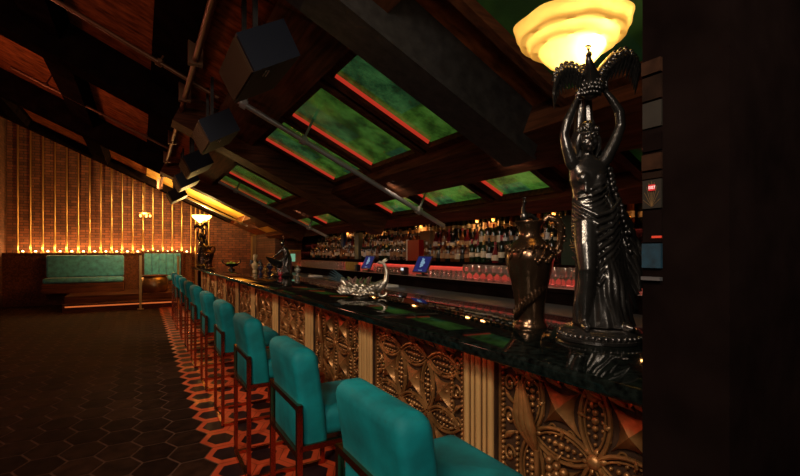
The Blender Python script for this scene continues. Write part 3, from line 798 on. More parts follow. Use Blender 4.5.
    k.ball((-.036, -.028, 1.095), (.047, .052, .062), 0, 20, 14)
    k.tube([(-.045, -.055, 1.115), (-.062, -.085, 1.138), (-.074, -.102, 1.158), (-.079, -.106, 1.172), (-.080, -.108, 1.182)], [.036, .024, .016, .012, .010], 12)
    k.ball((-.080, -.112, 1.188), (.012, .017, .014), 0, 12, 8)
    k.tube([(-.081, -.124, 1.187), (-.083, -.142, 1.181)], [.005, .001], 6)
    for i in range(5):
        a = (i-2)*.22; k.tube([(-.079, -.108, 1.198), (-.079+.022*math.sin(a), -.104, 1.198+.030*math.cos(a))], [.0016, .0014], 5); k.ball((-.079+.024*math.sin(a), -.104, 1.200+.030*math.cos(a)), .0042, 0, 6, 4)
    for r_ in range(6):
        for i in range(9):
            a = -PI*.95+PI*.9*i/8+(.15 if r_ % 2 else 0); z = 1.055+.016*r_; rr = math.sqrt(max(0, 1-((z-1.095)/.062)**2))
            k.ball((-.036+.047*rr*math.cos(a), -.028+.052*rr*math.sin(a), z), (.009, .006, .010), 0, 6, 4)
    k.build('peacock', 'bronze', t, 60)
    for sg, spine in ((-1, [(-.060, 1.100), (-.085, 1.135), (-.120, 1.160), (-.155, 1.160), (-.185, 1.135), (-.195, 1.105)]),
                      (1, [(-.010, 1.115), (.020, 1.160), (.060, 1.205), (.100, 1.222), (.135, 1.205), (.150, 1.165)])):
        wg = MB(); n_ = 11
        sp = [Vector((x, -.035, z)) for x, z in spine]
        wg.tube(sp, [.030, .032, .030, .027, .022, .014], 12, 0, True, .8)
        for i in range(n_):
            u = .2+.8*i/(n_-1); q = u*(len(sp)-1); k_ = min(int(q), len(sp)-2); p = sp[k_].lerp(sp[k_+1], q-k_)
            for lay in range(3):
                ln = (.115, .08, .05)[lay]*(.55+.45*u); y = -.012*lay
                wg.petal([p+Vector((0, y, .010)), p+Vector((sg*.004, y-.010, -ln*.45)), p+Vector((-sg*.008*(1-u), y, -ln))], .0125, .5, 0, 7)
        for i in range(16):
            u = i/15; q = u*(len(sp)-1); k_ = min(int(q), len(sp)-2); p = sp[k_].lerp(sp[k_+1], q-k_)
            for a in (-.6, .2, 1.0): wg.ball(p+Vector((.004*math.sin(i*3), -.027*math.cos(a), .026*math.sin(a))), (.010, .006, .010), 0, 7, 4)
        wg.build('wing', 'bronze', t, 60)
    # amber glass bowl
    prof = [(r*.86, z+.050) for r, z in [(.030, 1.165), (.075, 1.172), (.115, 1.195), (.150, 1.228), (.165, 1.246), (.172, 1.262), (.205, 1.262), (.222, 1.272), (.232, 1.288), (.236, 1.300), (.262, 1.302), (.275, 1.315), (.282, 1.335), (.292, 1.352), (.300, 1.362)]]
    inner = [(r-.006, z+.005) for r, z in reversed(prof)]
    MB().lathe(prof+inner, 72, (-.068, .10, 0), fn=lambda a, u: 1+.028*math.cos(8*a)*max(0, 1-abs(u-.5)*2.0)).build('lamp_shade', 'lampglass', t, 70)
    MB().lathe([(.008, 1.215), (.02, 1.225), (.02, 1.26), (.012, 1.27)], 12, (-.068, .10, 0)).build('socket', 'brass', t)
    MB().ball((-.030, .085, 1.322), (.048, .048, .055), 0, 14, 10).build('bulb', 'lamp_bulb', t)
    light('statue_lamp_light', 'POINT', (-.020, .03, 1.305), 13, (1, .72, .36), None, t, shadow_soft_size=.03)
    return t
s1 = statue(); s1.scale = (.937, .937, .937); s1['label'] = 'bronze lady statue lamp with glowing amber bowl on the near end of the bar'
s2 = dup(s1); s2.location = (1.36, 12.2, 1.07); s2.scale = (.93, .93, .93); 
for c_ in s2.children:
    if c_.type == 'LIGHT': c_.data = c_.data.copy(); c_.data.energy = 230; c_.location = (-.085, .10, 1.46); c_.data.color = (1, .62, .20)
s2['label'] = 'small-looking bronze lady statue lamp at the far end of the bar'

# ------------------------------------------------------------------ vase
def vase(loc, label):
    t = empty('bronze_vase', loc, -TH, label, 'vase', 'bronze peacock vases on the bar')
    prof = [(.060, 0), (.083, .0), (.084, .012), (.074, .022), (.069, .05), (.070, .10), (.078, .16), (.092, .23), (.106, .29), (.116, .335), (.116, .36), (.104, .392), (.080, .418), (.058, .438), (.052, .460), (.055, .485), (.064, .508), (.072, .520), (.070, .526), (.050, .500), (.044, .46)]
    MB().lathe(prof, 40).build('body', 'vase_bronze', t, 50)
    r = MB()
    for i in range(14):                                    # swirl of leaves climbing from the foot
        a = -PI*.95+i*.20; z = .03+.014*i
        for k in range(2): r.petal([(.074*math.cos(a), .074*math.sin(a), z), (.082*math.cos(a+.15), .082*math.sin(a+.15), z+.03+.02*k), (.080*math.cos(a+.3-.3*k), .080*math.sin(a+.3-.3*k), z+.07)], .012, .6, 0, 7)
    r.build('foot_relief', 'vase_bronze', t, 60); r = MB()
    for i in range(26):                                    # garland round the shoulder
        a = 2*PI*i/26; z = .385+.012*math.sin(3*a)
        r.petal([(.104*math.cos(a), .104*math.sin(a), z-.006), (.116*math.cos(a+.08), .116*math.sin(a+.08), z+.004), (.108*math.cos(a+.2), .108*math.sin(a+.2), z+.016)], .011, .7, 0, 6)
        if i % 2: r.petal([(.106*math.cos(a), .106*math.sin(a), z-.002), (.117*math.cos(a), .117*math.sin(a), z-.022), (.117*math.cos(a-.12), .117*math.sin(a-.12), z-.042)], .010, .6, 0, 6)
    for i in range(9):
        a = -PI*.52+i*.09; r.ball((.118*math.cos(a), .118*math.sin(a), .335-.012*math.sin(i*1.4)), (.010, .008, .010), 0, 7, 5)
    r.build('garland', 'vase_bronze', t, 60)
    h = MB()                                               # feathered handle on the right
    pts = [(.055, 0, .505), (.085, -.01, .545), (.130, -.01, .535), (.155, -.005, .480), (.150, 0, .420), (.128, 0, .375), (.108, 0, .345)]
    h.tube(pts, [.014, .020, .022, .020, .017, .014, .010], 10)
    for i in range(34):
        u = i/33*(len(pts)-1); k = min(int(u), len(pts)-2); p = Vector(pts[k]).lerp(Vector(pts[k+1]), u-k)
        a = i*2.4; d_ = Vector((math.cos(a), -.9, math.sin(a))); h.petal([p, p+d_*.014+Vector((.004, 0, -.002)), p+d_*.017+Vector((.006, 0, -.012))], .009, .5, 0, 6)
    h.build('handle', 'vase_bronze', t, 60)
    b = MB()                                               # small peacock on the lip
    b.ball((-.035, -.03, .545), (.020, .018, .026), 0, 12, 8)
    b.tube([(-.038, -.035, .560), (-.044, -.042, .588), (-.040, -.048, .610)], [.012, .008, .007], 8); b.ball((-.040, -.051, .615), (.009, .012, .009), 0, 8, 6)
    for i in range(3): b.ball((-.040+.007*(i-1), -.046, .634), .004, 0, 6, 4); b.tube([(-.040, -.048, .62), (-.040+.007*(i-1), -.046, .634)], .0014, 5)
    b.tube([(-.03, -.02, .54), (.0, 0, .555), (.04, 0, .53)], [.016, .014, .010], 8)
    b.build('peacock', 'bronze', t, 60)
    return t
v1 = vase((1.592, 1.465, 1.07), 'tall brown bronze vase with peacock handle beside the near statue lamp')
v1.scale = (.97, .97, .955)
v2 = dup(v1); v2.location = (1.47, 11.85, 1.07); v2['label'] = 'bronze vase standing beside the far statue lamp'

# ------------------------------------------------------------------ things on the counter
t = empty('peacock_bowl', (1.485, 3.04, 1.0735), -TH, 'pale bronze peacock-shaped bowl with long curved neck on the counter', 'bowl')
t.scale = (1.12, 1.15, 1.15)
b = MB(); rings = []
for i in range(15):
    u = i/14; x = -.155+.285*u; w_ = .068*math.sin(PI*(.10+.82*u))**.75; zt = .085+.050*abs(u-.45)**1.6*2+(.03 if u < .1 else 0); zb = .012+.06*abs(2*u-1)**2.2
    ring = []
    for k in range(20):
        a = 2*PI*k/20; c_ = math.cos(a); s_ = math.sin(a)
        ring.append((x, w_*c_*(1+.04*math.sin(9*u*PI)), zb+(zt-zb)*(.5+.5*s_)))
    rings.append(ring)
b.loft(rings)
for i in range(12):
    for sg in (-1, 1):
        for lay in range(3):
            u = (i+.5*lay)/12; x = -.14+.25*u; w_ = .068*math.sin(PI*(.10+.82*u))**.75
            q = random.uniform(-.018, .022); z_ = .026+.024*lay+random.uniform(-.004, .004); b.petal([(x, sg*w_*.96, z_), (x-.018, sg*(w_+.010), z_+.010+q*.4), (x-.045, sg*(w_+.005), z_+.016+q)], random.uniform(.008, .014), .6, 0, 6)
b.lathe([(.05, 0), (.052, .006), (.035, .014), (.02, .02)], 20, (-.02, 0, 0))
b.build('body', 'pewter', t, 60)
MB().tube([(.085, 0, .065), (.125, 0, .080), (.152, 0, .115), (.158, 0, .160), (.150, 0, .205), (.135, 0, .232), (.112, 0, .238)], [.040, .030, .019, .014, .012, .012, .012], 12).ball((.112, 0, .238), (.018, .012, .012), 0, 10, 8).tube([(.10, 0, .236), (.078, 0, .226)], [.006, .001], 6).petal([(.12, 0, .245), (.14, 0, .254), (.158, 0, .266)], .007, .6).petal([(.122, 0, .243), (.148, 0, .246), (.165, 0, .256)], .006, .6).build('neck', 'pewter', t, 60)
MB().tube([(.10, 0, .050), (.105, 0, .015), (.128, 0, .008), (.150, 0, .016), (.158, 0, .034)], [.014, .012, .011, .010, .007], 8).build('foot', 'pewter', t, 60)
lv = MB()
for i in range(60):
    a = random.uniform(0, 2*PI); x = random.uniform(-.09, .05); y = random.uniform(-.04, .04); l_ = random.uniform(.04, .09)
    p = Vector((x, y, .085)); q = p+Vector((l_*math.cos(a)*.8, l_*math.sin(a)*.6, random.uniform(.03, .085)))
    lv.petal([p, p.lerp(q, .5)+Vector((0, 0, .008)), q], random.uniform(.008, .014), .35, i % 2, 6)
o = lv.build('dried_leaves', ['green_leaf', 'purple_leaf'], None, 60, (1.477, 3.058, 1.07)); o.rotation_euler = (0, 0, -TH); tag(o, 'dried green and brown leaves heaped in the peacock bowl', 'leaves'); o['kind'] = 'stuff'
for i in range(5):
    fb = MB(); ex = -.235-.012*i; ez = .232-.018*i
    pts = [(-.06, .01*i-.02, .085), (-.15, .008*i-.02, .165-.010*i), (ex, .010*i-.02, ez)]
    fb.tube(pts, [.002, .0018, .001], 5); fb.petal([Vector(pts[0]).lerp(Vector(pts[1]), .4), pts[1], pts[2]], .009, .35, 0, 12)
    o = fb.build('peacock_feather', 'feather', None, 60, (1.477, 3.058, 1.07)); o.rotation_euler = (0, 0, -TH)
    tag(o, 'long teal feather trailing from the tail of the peacock bowl, %s from the top' % ordinal(i+1), 'feather', 'teal feathers in the peacock bowl')

t = empty('bust', (1.714, 7.839, 1.07), -TH, 'cream classical bust on the counter before a black winged figurine', 'bust')
b = MB().lathe([(.055, 0), (.058, .03), (.045, .045), (.042, .06), (.07, .10), (.085, .135), (.07, .165), (.034, .185), (.030, .21)], 24)
b.ball((0, -.008, .262), (.042, .050, .058), 0, 18, 12); b.ball((0, .012, .285), (.050, .054, .048), 0, 18, 12)
b.tube([(0, -.052, .27), (0, -.064, .253)], [.006, .010], 8); b.ball((0, -.045, .222), (.018, .014, .012), 0, 10, 8)
for i in range(14): a = 2*PI*i/14; b.ball((.045*math.cos(a), .012+.05*math.sin(a), .30+.01*math.sin(3*a)), .014, 0, 8, 6)
t.scale = (.72, .72, 1.0)
remeshed(b.build('bust_body', 'cream', t), .006, 2).name = 'head_and_shoulders'
t = empty('winged_figurine', (1.892, 8.609, 1.07), -TH, 'black winged figurine behind the cream bust', 'figurine')
MB().lathe([(.05, 0), (.05, .02), (.03, .03), (.035, .10), (.045, .15), (.03, .20)], 16).ball((0, -.01, .225), (.028, .034, .032), 0, 12, 8).build('body', 'black', t)
for sg in (-1, 1):
    w_ = MB()
    for i in range(6): w_.petal([(sg*.03, .01, .16), (sg*(.07+.012*i), .015, .20-.012*i), (sg*(.12-.004*i), .02, .21-.035*i)], .018, .4, 0, 8)
    w_.build('wing', 'black', t, 60)
def jar(name, loc, h_, m1, m2, label, cat):
    t = empty(name, loc, 0, label, cat)
    k = h_/.15
    MB().lathe([(r*k, z*k) for r, z in ((.030, 0), (.032, .008), (.012, .018), (.010, .034), (.030, .055), (.040, .078), (.036, .098), (.020, .110))], 20).build('body', m1, t)
    MB().lathe([(r*k, z*k) for r, z in ((.024, .110), (.026, .116), (.014, .126), (.006, .132), (.010, .140), (.003, .150))], 16).build('lid', m2, t)
    b = MB()
    for i in range(12): a = 2*PI*i/12; b.ball((.037*k*math.cos(a), .037*k*math.sin(a), .088*k), .006*k, 0, 6, 4)
    b.build('beading', m2, t)
jar('decorative_jar', (1.728, 7.490, 1.07), .175, 'blueglass', 'silver', 'navy and silver lidded jar beside the cream bust', 'jar')
jar('decorative_jar', (1.741, 7.205, 1.07), .15, 'cap_gold', 'brass', 'low gold lidded jar between the two navy jars', 'jar')
jar('decorative_jar', (1.979, 7.862, 1.07), .22, 'blueglass', 'silver', 'taller navy jar with gold stem below the bronze maiden bowl', 'jar')
jar('decorative_jar', (1.645, 5.97, 1.07), .125, 'redglass', 'silver', 'red jewelled jar in front of the bronze maiden bowl', 'jar')
jar('decorative_jar', (2.020, 6.402, 1.07), .175, 'silver', 'silver', 'pale silver goblet jar standing alone past the maiden bowl', 'jar')
# maiden with a large shell bowl
t = empty('maiden_bowl', (1.820, 6.521, 1.07), -TH, 'dark bronze maiden leaning over a large shell bowl on the counter', 'sculpture')
MB().lathe([(.16, 0), (.165, .012), (.15, .03), (.12, .045), (.05, .055)], 28).build('base', 'bronze', t)
b = MB()
b.loft([[(cx+a*(1+.05*math.sin(9*q))*math.cos(q), b_*(1+.05*math.sin(9*q))*math.sin(q), z) for q in (2*PI*k/40 for k in range(40))] for z, cx, a, b_ in ((.04, .03, .12, .10), (.10, .045, .10, .085), (.18, .06, .085, .07), (.26, .075, .07, .055), (.32, .07, .058, .045), (.37, .055, .05, .042), (.41, .040, .05, .036), (.435, .030, .025, .022))])
b.tube([(.028, 0, .43), (.020, -.01, .47)], [.018, .016], 10); b.ball((.012, -.015, .495), (.028, .032, .036), 0, 16, 10); b.ball((.022, .0, .510), (.032, .034, .032), 0, 14, 10)
b.tube([(-.014, -.02, .492), (-.022, -.024, .485)], [.005, .007], 6)
b.tube([(.005, -.03, .40), (-.04, -.05, .35), (-.085, -.055, .305), (-.12, -.045, .28)], [.020, .017, .014, .011], 10)
b.tube([(.075, -.01, .40), (.10, -.05, .33), (.06, -.09, .26), (.0, -.10, .22)], [.020, .018, .014, .011], 10)
for i in range(7): b.tube([(.09-.02*i, -.06, .36-.02*i), (.06-.01*i, -.09, .24), (.02+.02*i, -.11, .06)], [.006, .010, .008], 8)
remeshed(b.build('figure', 'bronze', t), .0055, 2)
sh = MB(); rings = []
for i in range(10):
    u = i/9; r = .012+.135*u**.8; rings.append([(-.055-.05*u*.6+r*math.cos(q)*(1+.04*math.cos(12*q)*u), -.03+r*.8*math.sin(q), .125+.12*u**1.5-.045*u*math.cos(q)) for q in (2*PI*k/48 for k in range(48))])
sh.loft(rings, 0, False); rings = [[(x, y, z+.006) for x, y, z in r_] for r_ in rings]; sh.loft(rings, 0, False)
sh.tube([(-.05, -.03, .04), (-.055, -.03, .13)], [.03, .022], 10)
sh.build('shell_bowl', 'bronze', t, 60)
MB().tube([(.02, 0, .53), (.022, 0, .565), (.016, 0, .60)], [.006, .004, .003], 6).ball((.016, 0, .60), .011, 0, 8, 6).tube([(.022, 0, .57), (.045, 0, .585)], .003, 6).build('crest', 'pewter', t)
# dark dish with limes
t = empty('footed_dish', (1.649, 9.757, 1.07), -TH, 'dark footed dish with curled handles far along the counter', 'dish')
MB().lathe([(.07, 0), (.07, .01), (.025, .03), (.03, .05), (.12, .08), (.15, .125), (.14, .125), (.11, .09), (.02, .07)], 24).build('bowl', 'bronze', t)
for sg in (-1, 1): MB().tube([(sg*.14, 0, .12), (sg*.19, 0, .15), (sg*.20, 0, .20), (sg*.17, 0, .21), (sg*.165, 0, .185)], [.014, .013, .011, .009, .006], 8).build('handle', 'bronze', t)
for i, (x, y) in enumerate(((-.07, -.02), (-.03, .03), (.0, -.04), (.04, .02), (.075, -.02), (-.01, .0))):
    o = MB().ball((0, 0, 0), (.026, .024, .024), 0, 12, 8).build('lime', 'lime', None, 60, (1.649+x*CT+y*ST, 9.757-x*ST+y*CT, 1.07+.13+(.02 if i == 5 else 0)))
    tag(o, 'green lime in the dark footed dish', 'fruit', 'limes in the footed dish')
o = MB().lathe([(.02, 0), (.075, .002), (.08, .006), (.02, .006)], 20).build('coaster', 'brass', None, 40, (1.40, 10.9, 1.07)); tag(o, 'small brass tray flat on the counter between the footed dish and the far statue', 'tray')

# ------------------------------------------------------------------ back bar
Y0, Y1 = 1.2, 11.9
bb = empty('back_counter', (0, 0, 0), 0, 'dark back bar cabinet with brushed steel worktop behind the long counter', 'cabinet')
MB().box(2.80, 3.27, Y0, Y1, 0, .92).build('body', 'dark', bb, 0)
MB().box(2.74, 3.27, Y0, Y1, .92, .95).build('worktop', 'steel', bb, 0)
for i in range(9):
    y = Y0+.5+i*1.15; d = MB().box(2.785, 2.80, y-.52, y+.52, .12, .88); d.build('door', 'wood', bb, 0)
gs = empty('glass_shelf', (0, 0, 0), 0, 'raised dark shelf behind the steel worktop that carries the glasses and tablets', 'shelf')
MB().box(3.275, 4.245, Y0, Y1, 0, 1.06).box(3.25, 4.245, Y0, Y1, 1.06, 1.096).build('shelf_body', 'dark', gs, 0)
MB().box(3.26, 3.635, Y0, Y1, 1.096, 1.10).build('shelf_top', 'shelf_top', gs, 0)  # pale plate added so red light spreads under the glasses
for x0, x1, z, nm in ((3.64, 3.82, 1.30, 'lowest red-lit bottle step above the glasses'), (3.82, 4.0, 1.50, 'middle bottle step behind the gift boxes'), (4.0, 4.245, 1.70, 'top bottle step below the amber lamps')):
    bs = empty('bottle_step', (0, 0, 0), 0, nm, 'shelf')
    MB().box(x0, 4.245, Y0, Y1, z-.198, z-.03).box(x0-.03, x1, Y0, Y1, z-.03, z-.001).box(x0-.03, x0-.022, Y0, Y1, z-.055, z-.03).build('step', 'dark', bs, 0)
    MB().box(x0-.020, x0-.003, Y0+.02, Y1-.02, z-.036, z-.031).build('led_strip', 'pink_led', bs, 0)
    if z < 1.4: MB().box(3.632, 3.638, Y0+.02, Y1-.02, 1.102, 1.235).build('lit_riser', 'riser_glow', bs, 0)['label'] = 'riser behind the glasses with red LED glow put into its colour'  # emission stands for LED light falling on the riser

# bottles -----------------------------------------------------------
KINDS = {
 'wine': dict(p=[(.0365, 0), (.0375, .006), (.0375, .185), (.034, .205), (.018, .228), (.0145, .245), (.0142, .262)], cap=(.0152, .245, .305), lab=(.0382, .07, .14), g=['gl_dark', 'gl_green'], c=['cap_black', 'cap_red', 'cap_gold'], l=['paper', 'paper', 'white', 'tanlabel'], n='wine bottle'),
 'whisky': dict(p=[(.040, 0), (.042, .006), (.042, .165), (.036, .188), (.016, .205), (.0145, .235)], cap=(.0165, .232, .268), lab=(.0427, .05, .11), g=['gl_amber', 'gl_amber', 'gl_dark'], c=['cap_black', 'cap_gold', 'cap_white'], l=['paper', 'blacklabel', 'tanlabel'], n='whisky bottle'),
 'spirit': dict(p=[(.036, 0), (.038, .006), (.038, .20), (.032, .222), (.0145, .242), (.014, .275)], cap=(.016, .272, .31), lab=(.0387, .075, .14), g=['clear', 'gl_dark', 'clear', 'gl_amber'], c=['cap_white', 'cap_gold', 'cap_black'], l=['white', 'paper', 'tanlabel'], n='spirit bottle'),
 'liqueur': dict(p=[(.045, 0), (.047, .01), (.047, .09), (.04, .13), (.022, .165), (.015, .20), (.0145, .235)], cap=(.018, .232, .265), lab=(.0477, .03, .085), g=['gl_dark', 'gl_red', 'gl_amber', 'gl_dark'], c=['cap_gold', 'cap_red', 'cap_black'], l=['tanlabel', 'paper', 'blacklabel'], n='squat bottle'),
}
MESH = {}
def get_mesh(kind, part, m):
    key = (kind, part, m)
    if key not in MESH:
        K = KINDS[kind]; b = MB()
        if part == 'bottle': b.lathe(K['p'], 14)
        elif part == 'cap': r, z0, z1 = K['cap']; b.lathe([(r, z0), (r, z1-.004), (r*.8, z1)], 12)
        else: r, z0, z1 = K['lab']; b.lathe([(r, z0), (r, z1)], 14, caps=False)
        o = b.build(part, m, None, 40); MESH[key] = o.data; bpy.data.objects.remove(o)
    return MESH[key]
CN = {'gl_dark': 'dark', 'gl_green': 'green', 'gl_amber': 'amber', 'gl_red': 'red', 'clear': 'clear'}
LN = {'paper': 'cream label', 'white': 'white label', 'tanlabel': 'tan label', 'blacklabel': 'black label'}
def bottle(kind, x, y, z, label_at, group):
    K = KINDS[kind]; g, c, l = random.choice(K['g']), random.choice(K['c']), random.choice(K['l'])
    s = random.uniform(.86, 1.10); lz = random.uniform(.6, 1.25)
    o = bpy.data.objects.new('bottle', get_mesh(kind, 'bottle', g)); C.objects.link(o); o.location = (x, y, z); o.scale = (1, 1, s); o.rotation_euler = (0, 0, random.uniform(0, 6))
    tag(o, '%s %s with %s, %s' % (CN[g], K['n'], LN[l], label_at), 'bottle', group)
    for part, m in (('cap', c), ('label', l)):
        q = bpy.data.objects.new(part, get_mesh(kind, part, m)); C.objects.link(q); q.parent = o
        if part == 'label': zc = sum(K['lab'][1:])/2; q.scale = (1, 1, lz); q.location = (0, 0, zc*(1-lz)+random.uniform(-.018, .012))
BOX = []   # y spans kept free on the lowest and the middle step
free0 = [(5.56, 6.0), (2.64, 3.0), (7.72, 7.98)]
free1 = [(5.52, 5.88), (8.85, 9.15)]
for row, (x, z, name, gap) in enumerate(((3.715, 1.30, 'lowest', free0), (3.895, 1.50, 'middle', free1), (4.09, 1.70, 'top', []))):
    ys = []; y = 10.6
    while y > 2.35:
        if not any(a-.04 < y < b_+.04 for a, b_ in gap): ys.append(y)
        y -= random.uniform(.098, .112)
    for i, y in enumerate(ys):
        sect = int(y/1.1+row)
        kind = (('wine', 'whisky', 'spirit') if row == 0 else ('whisky', 'wine', 'liqueur') if row == 1 else ('wine', 'spirit', 'wine'))[sect % 3]
        if random.random() < .15: kind = random.choice(list(KINDS))
        bottle(kind, x+random.uniform(-.012, .006), y, z, '%s from brick end, %s step' % (ordinal(i+1), name), 'bottles on the %s step' % name)

# boxes among the bottles
def gift(x0, x1, y0, y1, z0, z1, m, label, marks=None):
    o = MB().box(x0, x1, y0, y1, z0, z1).build('gift_box', m, None, 0); tag(o, label, 'box')
    if marks: marks(o)
def edge_white(o): MB().box(3.668, 3.70, 5.932, 5.965, 1.302, 1.63).build('edge', 'white', o, 0)
gift(3.67, 3.76, 5.60, 5.93, 1.30, 1.625, 'redbox', 'red gift box with white edge standing on the lowest bottle step', edge_white)
def kr(o):
    b = MB()
    for z in (1.60, 1.585, 1.63): b.box(3.848, 3.85, 5.68, 5.74, z, z+.008)
    b.build('print', 'blacklabel', o, 0)
gift(3.85, 3.94, 5.56, 5.84, 1.50, 1.77, 'kraft', 'brown kraft box beside the red gift box', kr)
gift(3.85, 3.93, 8.92, 9.06, 1.50, 1.92, 'bluebox', 'tall slim blue box among the far bottles')
gift(3.67, 3.77, 7.76, 7.94, 1.30, 1.82, 'greybox', 'tall grey-green box among the far bottles')
def emb(o):                                               # gold emblem: a small fleuron
    b = MB(); x = 3.668
    for dy in (-.028, 0, .028): b.petal([(x, 2.82+dy*.3, 1.50), (x, 2.82+dy*.9, 1.53), (x, 2.82+dy*1.2, 1.56)], .008, .3, 0, 6)
    b.box(x, x+.002, 2.78, 2.86, 1.494, 1.50); b.box(x, x+.002, 2.795, 2.845, 1.470, 1.478); b.build('emblem', 'cap_gold', o, 0)
gift(3.67, 3.76, 2.68, 2.96, 1.30, 1.80, 'greenbox', 'dark green gift box with gold emblem between the vase and the near statue', emb)

# glassware ----------------------------------------------------------
def gmesh(name, prof):
    o = MB().lathe(prof, 16, caps=False).build(name, 'clear', None, 50); me = o.data; bpy.data.objects.remove(o); return me
GOB = gmesh('wine_glass', [(.0, .002), (.034, .003), (.033, .005), (.006, .010), (.0045, .060), (.014, .070), (.038, .092), (.047, .120), (.045, .155), (.038, .182)])
TUM = gmesh('tumbler', [(.0, .003), (.036, .0), (.038, .005), (.041, .095)])
HIG = gmesh('highball_glass', [(.0, .003), (.028, .0), (.030, .005), (.033, .150)])
def glasses(me, name, ys, xs, label, group):
    for r, x in enumerate(xs):
        for i, y in enumerate(ys):
            o = bpy.data.objects.new(name, me); C.objects.link(o); o.location = (x, y+(.03 if r % 2 else 0), 1.10)
            row = ('front', 'second', 'third')[r] if len(xs) == 3 else ('front', 'back')[r]
            tag(o, '%s, %s row, %s from brick end' % (label, row, ordinal(i+1)), 'glass', group)
glasses(GOB, 'wine_glass', [4.06-.118*i for i in range(16)], (3.34, 3.46), 'stemmed wine glass behind the vase', 'wine glasses behind the vase')
glasses(TUM, 'tumbler', [4.84-.10*i for i in range(7)], (3.36, 3.47), 'glass tumbler beside the wine glasses', 'tumblers by the wine glasses')
glasses(TUM, 'tumbler', [6.42-.10*i for i in range(8)], (3.36, 3.47), 'glass tumbler between the two tablets', 'tumblers between the tablets')
glasses(HIG, 'highball_glass', [10.3-.105*i for i in range(23)], (3.34, 3.43, 3.52), 'tall highball glass on the far shelf', 'highball glasses at the far shelf')
for i in range(5):
    o = MB().lathe([(.034, 0), (.036, .005), (.042, .10), (.043, .15), (.03, .15)], 16).build('yellow_cup', 'yellow', None, 40, (3.42, 7.72-.10*i, 1.10)); tag(o, 'yellow cup beside the black card terminal, %s counting from the brick end' % ordinal(i+1), 'cup', 'yellow cups on the back bar')

# tablets and terminals
def tablet(y, k, label):
    t = empty('tablet', (3.36, y, 1.10), 0, label, 'tablet')
    ln = Vector((.11, 0, .235))*k; nrm = Vector((-.906, 0, .424))
    w_ = .36*k; base = Vector((0, 0, .045))
    def slab(a0, a1, b0, b1, d0, d1):
        return [[base+ln*a+Vector((0, w_*(b-.5), 0))+nrm*d for a, b in ((a0, b0), (a1, b0), (a1, b1), (a0, b1))] for d in (d0, d1)]
    MB().loft(slab(0, 1, 0, 1, -.016, 0)).build('case', 'black', t, 0)
    MB().loft(slab(.05, .95, .04, .96, 0, .002)).build('screen', 'screen', t, 0)
    lg = MB(); rr = random.Random(3)                       # pale plume emblem and the line under it
    Rm = Matrix((nrm, Vector((0, 1, 0)), ln.normalized())).transposed()
    for a, y_, ry, rz in ((.36, .02, .022, .014), (.42, -.01, .030, .016), (.47, .025, .026, .016), (.53, .0, .036, .018), (.58, -.035, .022, .020), (.60, .03, .024, .016), (.66, .0, .034, .018), (.72, .025, .022, .016), (.78, .0, .026, .013), (.83, .035, .012, .012)):
        lg.ball(base+ln*a+Vector((0, y_, 0))*k+nrm*.0025, (.0012, ry*k, rz*k), 0, 12, 6, Rm)
    lg.loft(slab(.12, .15, .36, .62, .0022, .0032)); lg.build('screen_emblem', 'screen_pale', t, 0)
    MB().box(.0, .12, -.08, .08, 0, .02).bar((.07, 0, .01), (.06, 0, .13), .03).build('stand', 'black', t, 0)
tablet(5.12, 1.0, 'blue-lit tablet on a stand below the red gift box')
tablet(6.83, .98, 'blue-lit tablet on a stand beside the yellow cups')
for y, lb in ((5.48, 'small card terminal with lit white screen on the back bar'), (7.12, 'small all-black card terminal beside the yellow cups')):
    t = empty('card_terminal', (3.34, y, 1.10), 0, lb, 'terminal')
    MB().rbox(-.04, .05, -.045, .045, 0, .11, .012).build('case', 'black', t); MB().box(-.043, -.039, -.034, .034, .065, .10).build('screen', 'screen_white' if y < 6 else 'black', t, 0)
t = empty('printer_box', (3.30, 11.35, 1.10), 0, 'wooden till box with pale green screen at the far end of the back bar', 'till')
MB().rbox(-.02, .28, -.32, .32, 0, .36, .015).build('case', 'kraft', t); MB().box(.0, .12, -.328, -.318, .10, .30).build('screen', 'screen_green', t, 0); MB().box(-.01, .27, -.31, .31, .36, .40).build('lid', 'yellow', t, 0)
for i, (x, y, l_) in enumerate(((2.98, 5.35, 'folded white towel on the steel worktop below the tablets'), (2.98, 8.3, 'folded white towel on the far steel worktop'))):
    b = MB().rbox(x-.10, x+.10, y-.16, y+.16, .95, .965, .006).rbox(x-.09, x+.09, y-.15, y+.12, .965, .978, .005); o = b.build('towel', 'white'); tag(o, l_, 'towel')
# small amber lamps in the bottle alcove
for i, y in enumerate((2.1, 3.32, 4.30, 4.62, 6.02, 7.5, 9.0)):
    o = MB().lathe([(.012, .05), (.024, .03), (.030, .0), (.028, -.002)], 12).tube([(0, 0, .05), (0, 0, .42)], .005, 6).build('alcove_lamp', 'brass', None, 40, (3.99, y, 1.87)); tag(o, 'small amber lamp hanging above the bottles, %s counting from the statue end' % ordinal(i+1), 'lamp', 'amber lamps above the bottles')
    MB().ball((0, 0, -.012), .020, 0, 10, 6).build('bulb', 'amber_bulb', o)
    light('alcove_lamp_light', 'POINT', (-.03, 0, -.04), 1.5, (1, .42, .12), None, o, shadow_soft_size=.03)

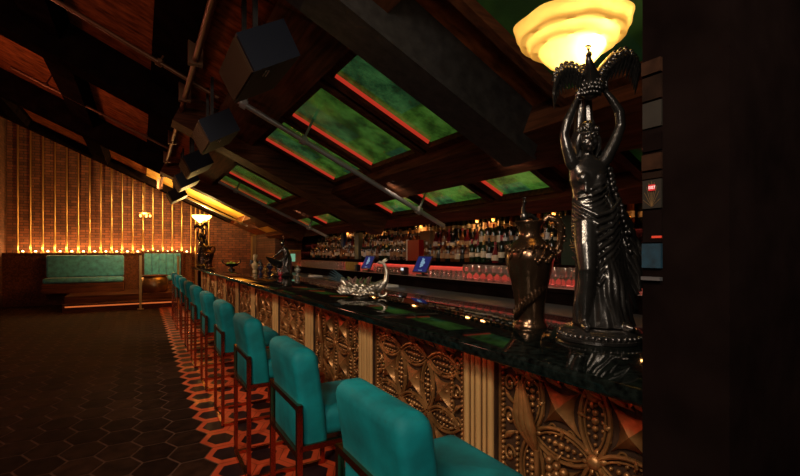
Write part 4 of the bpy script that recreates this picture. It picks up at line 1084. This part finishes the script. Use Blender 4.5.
# ------------------------------------------------------------------ end wall at the right with a narrow strip imitating another room's view
struct(MB().box(1.035, 4.4, .42, .60, 0, 1.30).box(1.035, 4.4, .42, .60, 1.30, 4.0).build('wall_right', 'dark', smooth=0))
t = empty('room_view_strip', (1.035, .575, 0), 0, 'narrow strip of stacked panels imitating a view into another room beside the near statue', 'wall panel')  # small panels stand in for a slice of another room
def pn(name, z0, z1, m, d=.008, y0=-.022, y1=.022): return MB().box(-d, 0, y0, y1, z0, z1).build(name, m, t, 0)
for z0, z1, m, d in ((1.78, 1.835, 'slat', .006), (1.84, 1.872, 'slat_light', .010), (1.715, 1.775, 'olive_panel', .005), (1.66, 1.70, 'dark', .006), (1.615, 1.652, 'slat_light', .009), (1.595, 1.61, 'slat', .006)):
    pn('wood_slat', z0, z1, m, d)
pn('patterned_panel', 1.525, 1.592, 'olive_panel', .005)
sl = MB()
for i in range(9):
    a = PI*(.1+.8*i/8); sl.bar((-.0055, 0, 1.528), (-.0055, .021*math.cos(a), 1.528+.060*math.sin(a)), .0006)
sl.build('gold_lines', 'line_gold', t, 0)
sg = pn('exit_sign', 1.566, 1.580, 'sign_red', .009, -.008, .006)
def letters(s_, y, z, h_, mb):
    G = {'E': ['111', '100', '110', '100', '111'], 'X': ['101', '101', '010', '101', '101'], 'I': ['111', '010', '010', '010', '111'], 'T': ['111', '010', '010', '010', '010']}
    u = h_/5; c_ = y
    for ch in s_:
        for r_, row in enumerate(G[ch]):
            for q, b_ in enumerate(row):
                if b_ == '1': mb.box(-.0096, -.0088, c_-(q+1)*u*.8, c_-q*u*.8, z-(r_+1)*u, z-r_*u)
        c_ -= u*3.1
m_ = MB(); letters('EXIT', .0050, 1.5765, .0065, m_); m_.build('letters', 'sign_white', sg, 0)
pn('glow_strip', 1.455, 1.460, 'red_led', .006, -.022, .0)
pn('dark_panel', 1.445, 1.52, 'dark', .004)
pn('upholstered_panel', 1.385, 1.442, 'peacock_blue', .008)
pn('ledge', 1.356, 1.364, 'steel', .012)
